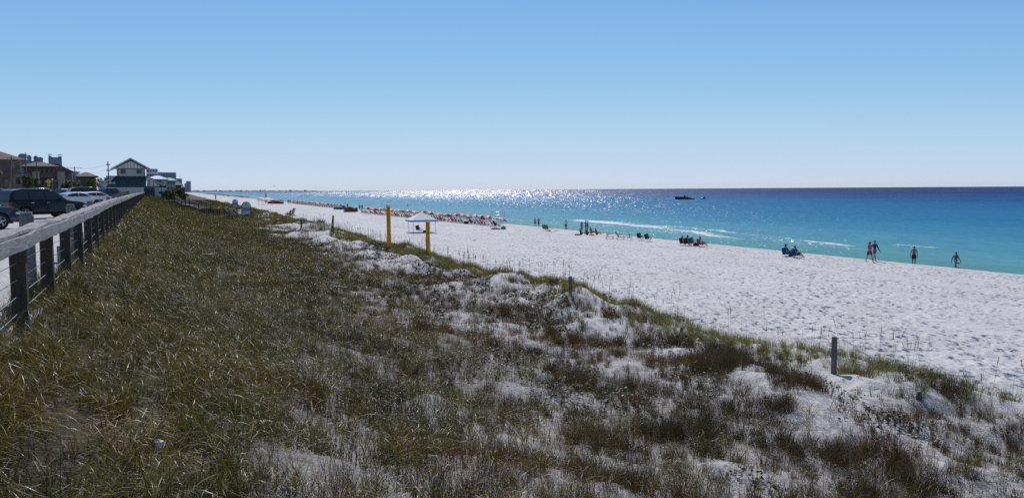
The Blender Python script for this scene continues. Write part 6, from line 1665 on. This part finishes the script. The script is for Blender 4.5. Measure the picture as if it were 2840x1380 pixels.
person('rider in black sitting on the jet ski', b_ + Vector((.4, 0, .65)), -1.5, 'sit', 1.8, top=F_BLK, bottom=F_BLK, sleeves='long')
for px, py, Yd, lab in ((1590, 559.5, 415, 'left dark head of two swimmers beyond the breakers'), (1597, 562, 392, 'right dark head of two swimmers beyond the breakers')):
    q = at_y(px, py, Yd); q.z = 0
    t = thing('swimmer', lab, 'swimmer', q); MB().ell((0, 0, .25), (.2, .2, .3)).build('head', H_DK, t); MB().ell((0, 0, -.05), (.4, .25, .15)).build('shoulders', SKIN_T, t)
q = at_y(793, 528, 2500); q.z = 0; t = thing('sailboat', 'tiny sailing boat on the horizon left of the glittering water', 'sailboat', q, 1.2)
MB().prism([(-4, 0), (-4.6, 1.3), (4.6, 1.3), (3.6, 0)], -1.2, 1.2, 'y').build('hull', M_HULLW, t); MB().tube([(0, 0, 1), (0, 0, 12)], .12, 6).build('mast', M_METG, t); MB().prism([(.2, 2), (4, 2), (.2, 11)], -.03, .03, 'y').build('sail', M_WHTC, t)
q = at_y(760.5, 516, 300); t = thing('gull', 'small dark bird in the sky above the far white tent', 'bird', q, .4)
MB().ell((0, 0, 0), (.28, .09, .09)).build('body', M_HULL, t)
for s_ in (-1, 1): mb = MB(); mb.add([(.12, 0, .03), (-.12, 0, .03), (-.05, s_ * .35, .16), (.1, s_ * .35, .16), (-.02, s_ * .75, .05)], [(0, 1, 2, 3), (3, 2, 4)]); mb.build('wing', M_HULL, t)
for i, (px, py) in enumerate(((836, 529.8), (1131, 571), (2010, 0))):
    if py: q = at_y(px, py, 900 if i == 0 else 330); q.z = 0; tag(MB().ell((0, 0, .3), (.8, .8, .7) if i == 0 else (.3, .3, .35)).build('marker_buoy', F_BLK, loc=q), ('dark marker buoy' if i == 0 else 'small dark float') + (' far out below the bird' if i == 0 else ' just beyond the umbrella row'), 'buoy')
# ================================================================== THE AIR
HAZE = .000012
hm = bpy.data.materials.new('sea_air'); hm.use_nodes = True; hn = hm.node_tree.nodes; hn.remove(hn['Principled BSDF'])
pv = hn.new('ShaderNodeVolumePrincipled'); pv.inputs['Density'].default_value = HAZE; pv.inputs['Color'].default_value = (.86, .90, .96, 1)
hm.node_tree.links.new(pv.outputs[0], hn['Material Output'].inputs['Volume'])
hz_ = MB().box((0, 6200, 29), (29000, 17600, 80)).build('haze', hm); hz_['kind'] = 'stuff'
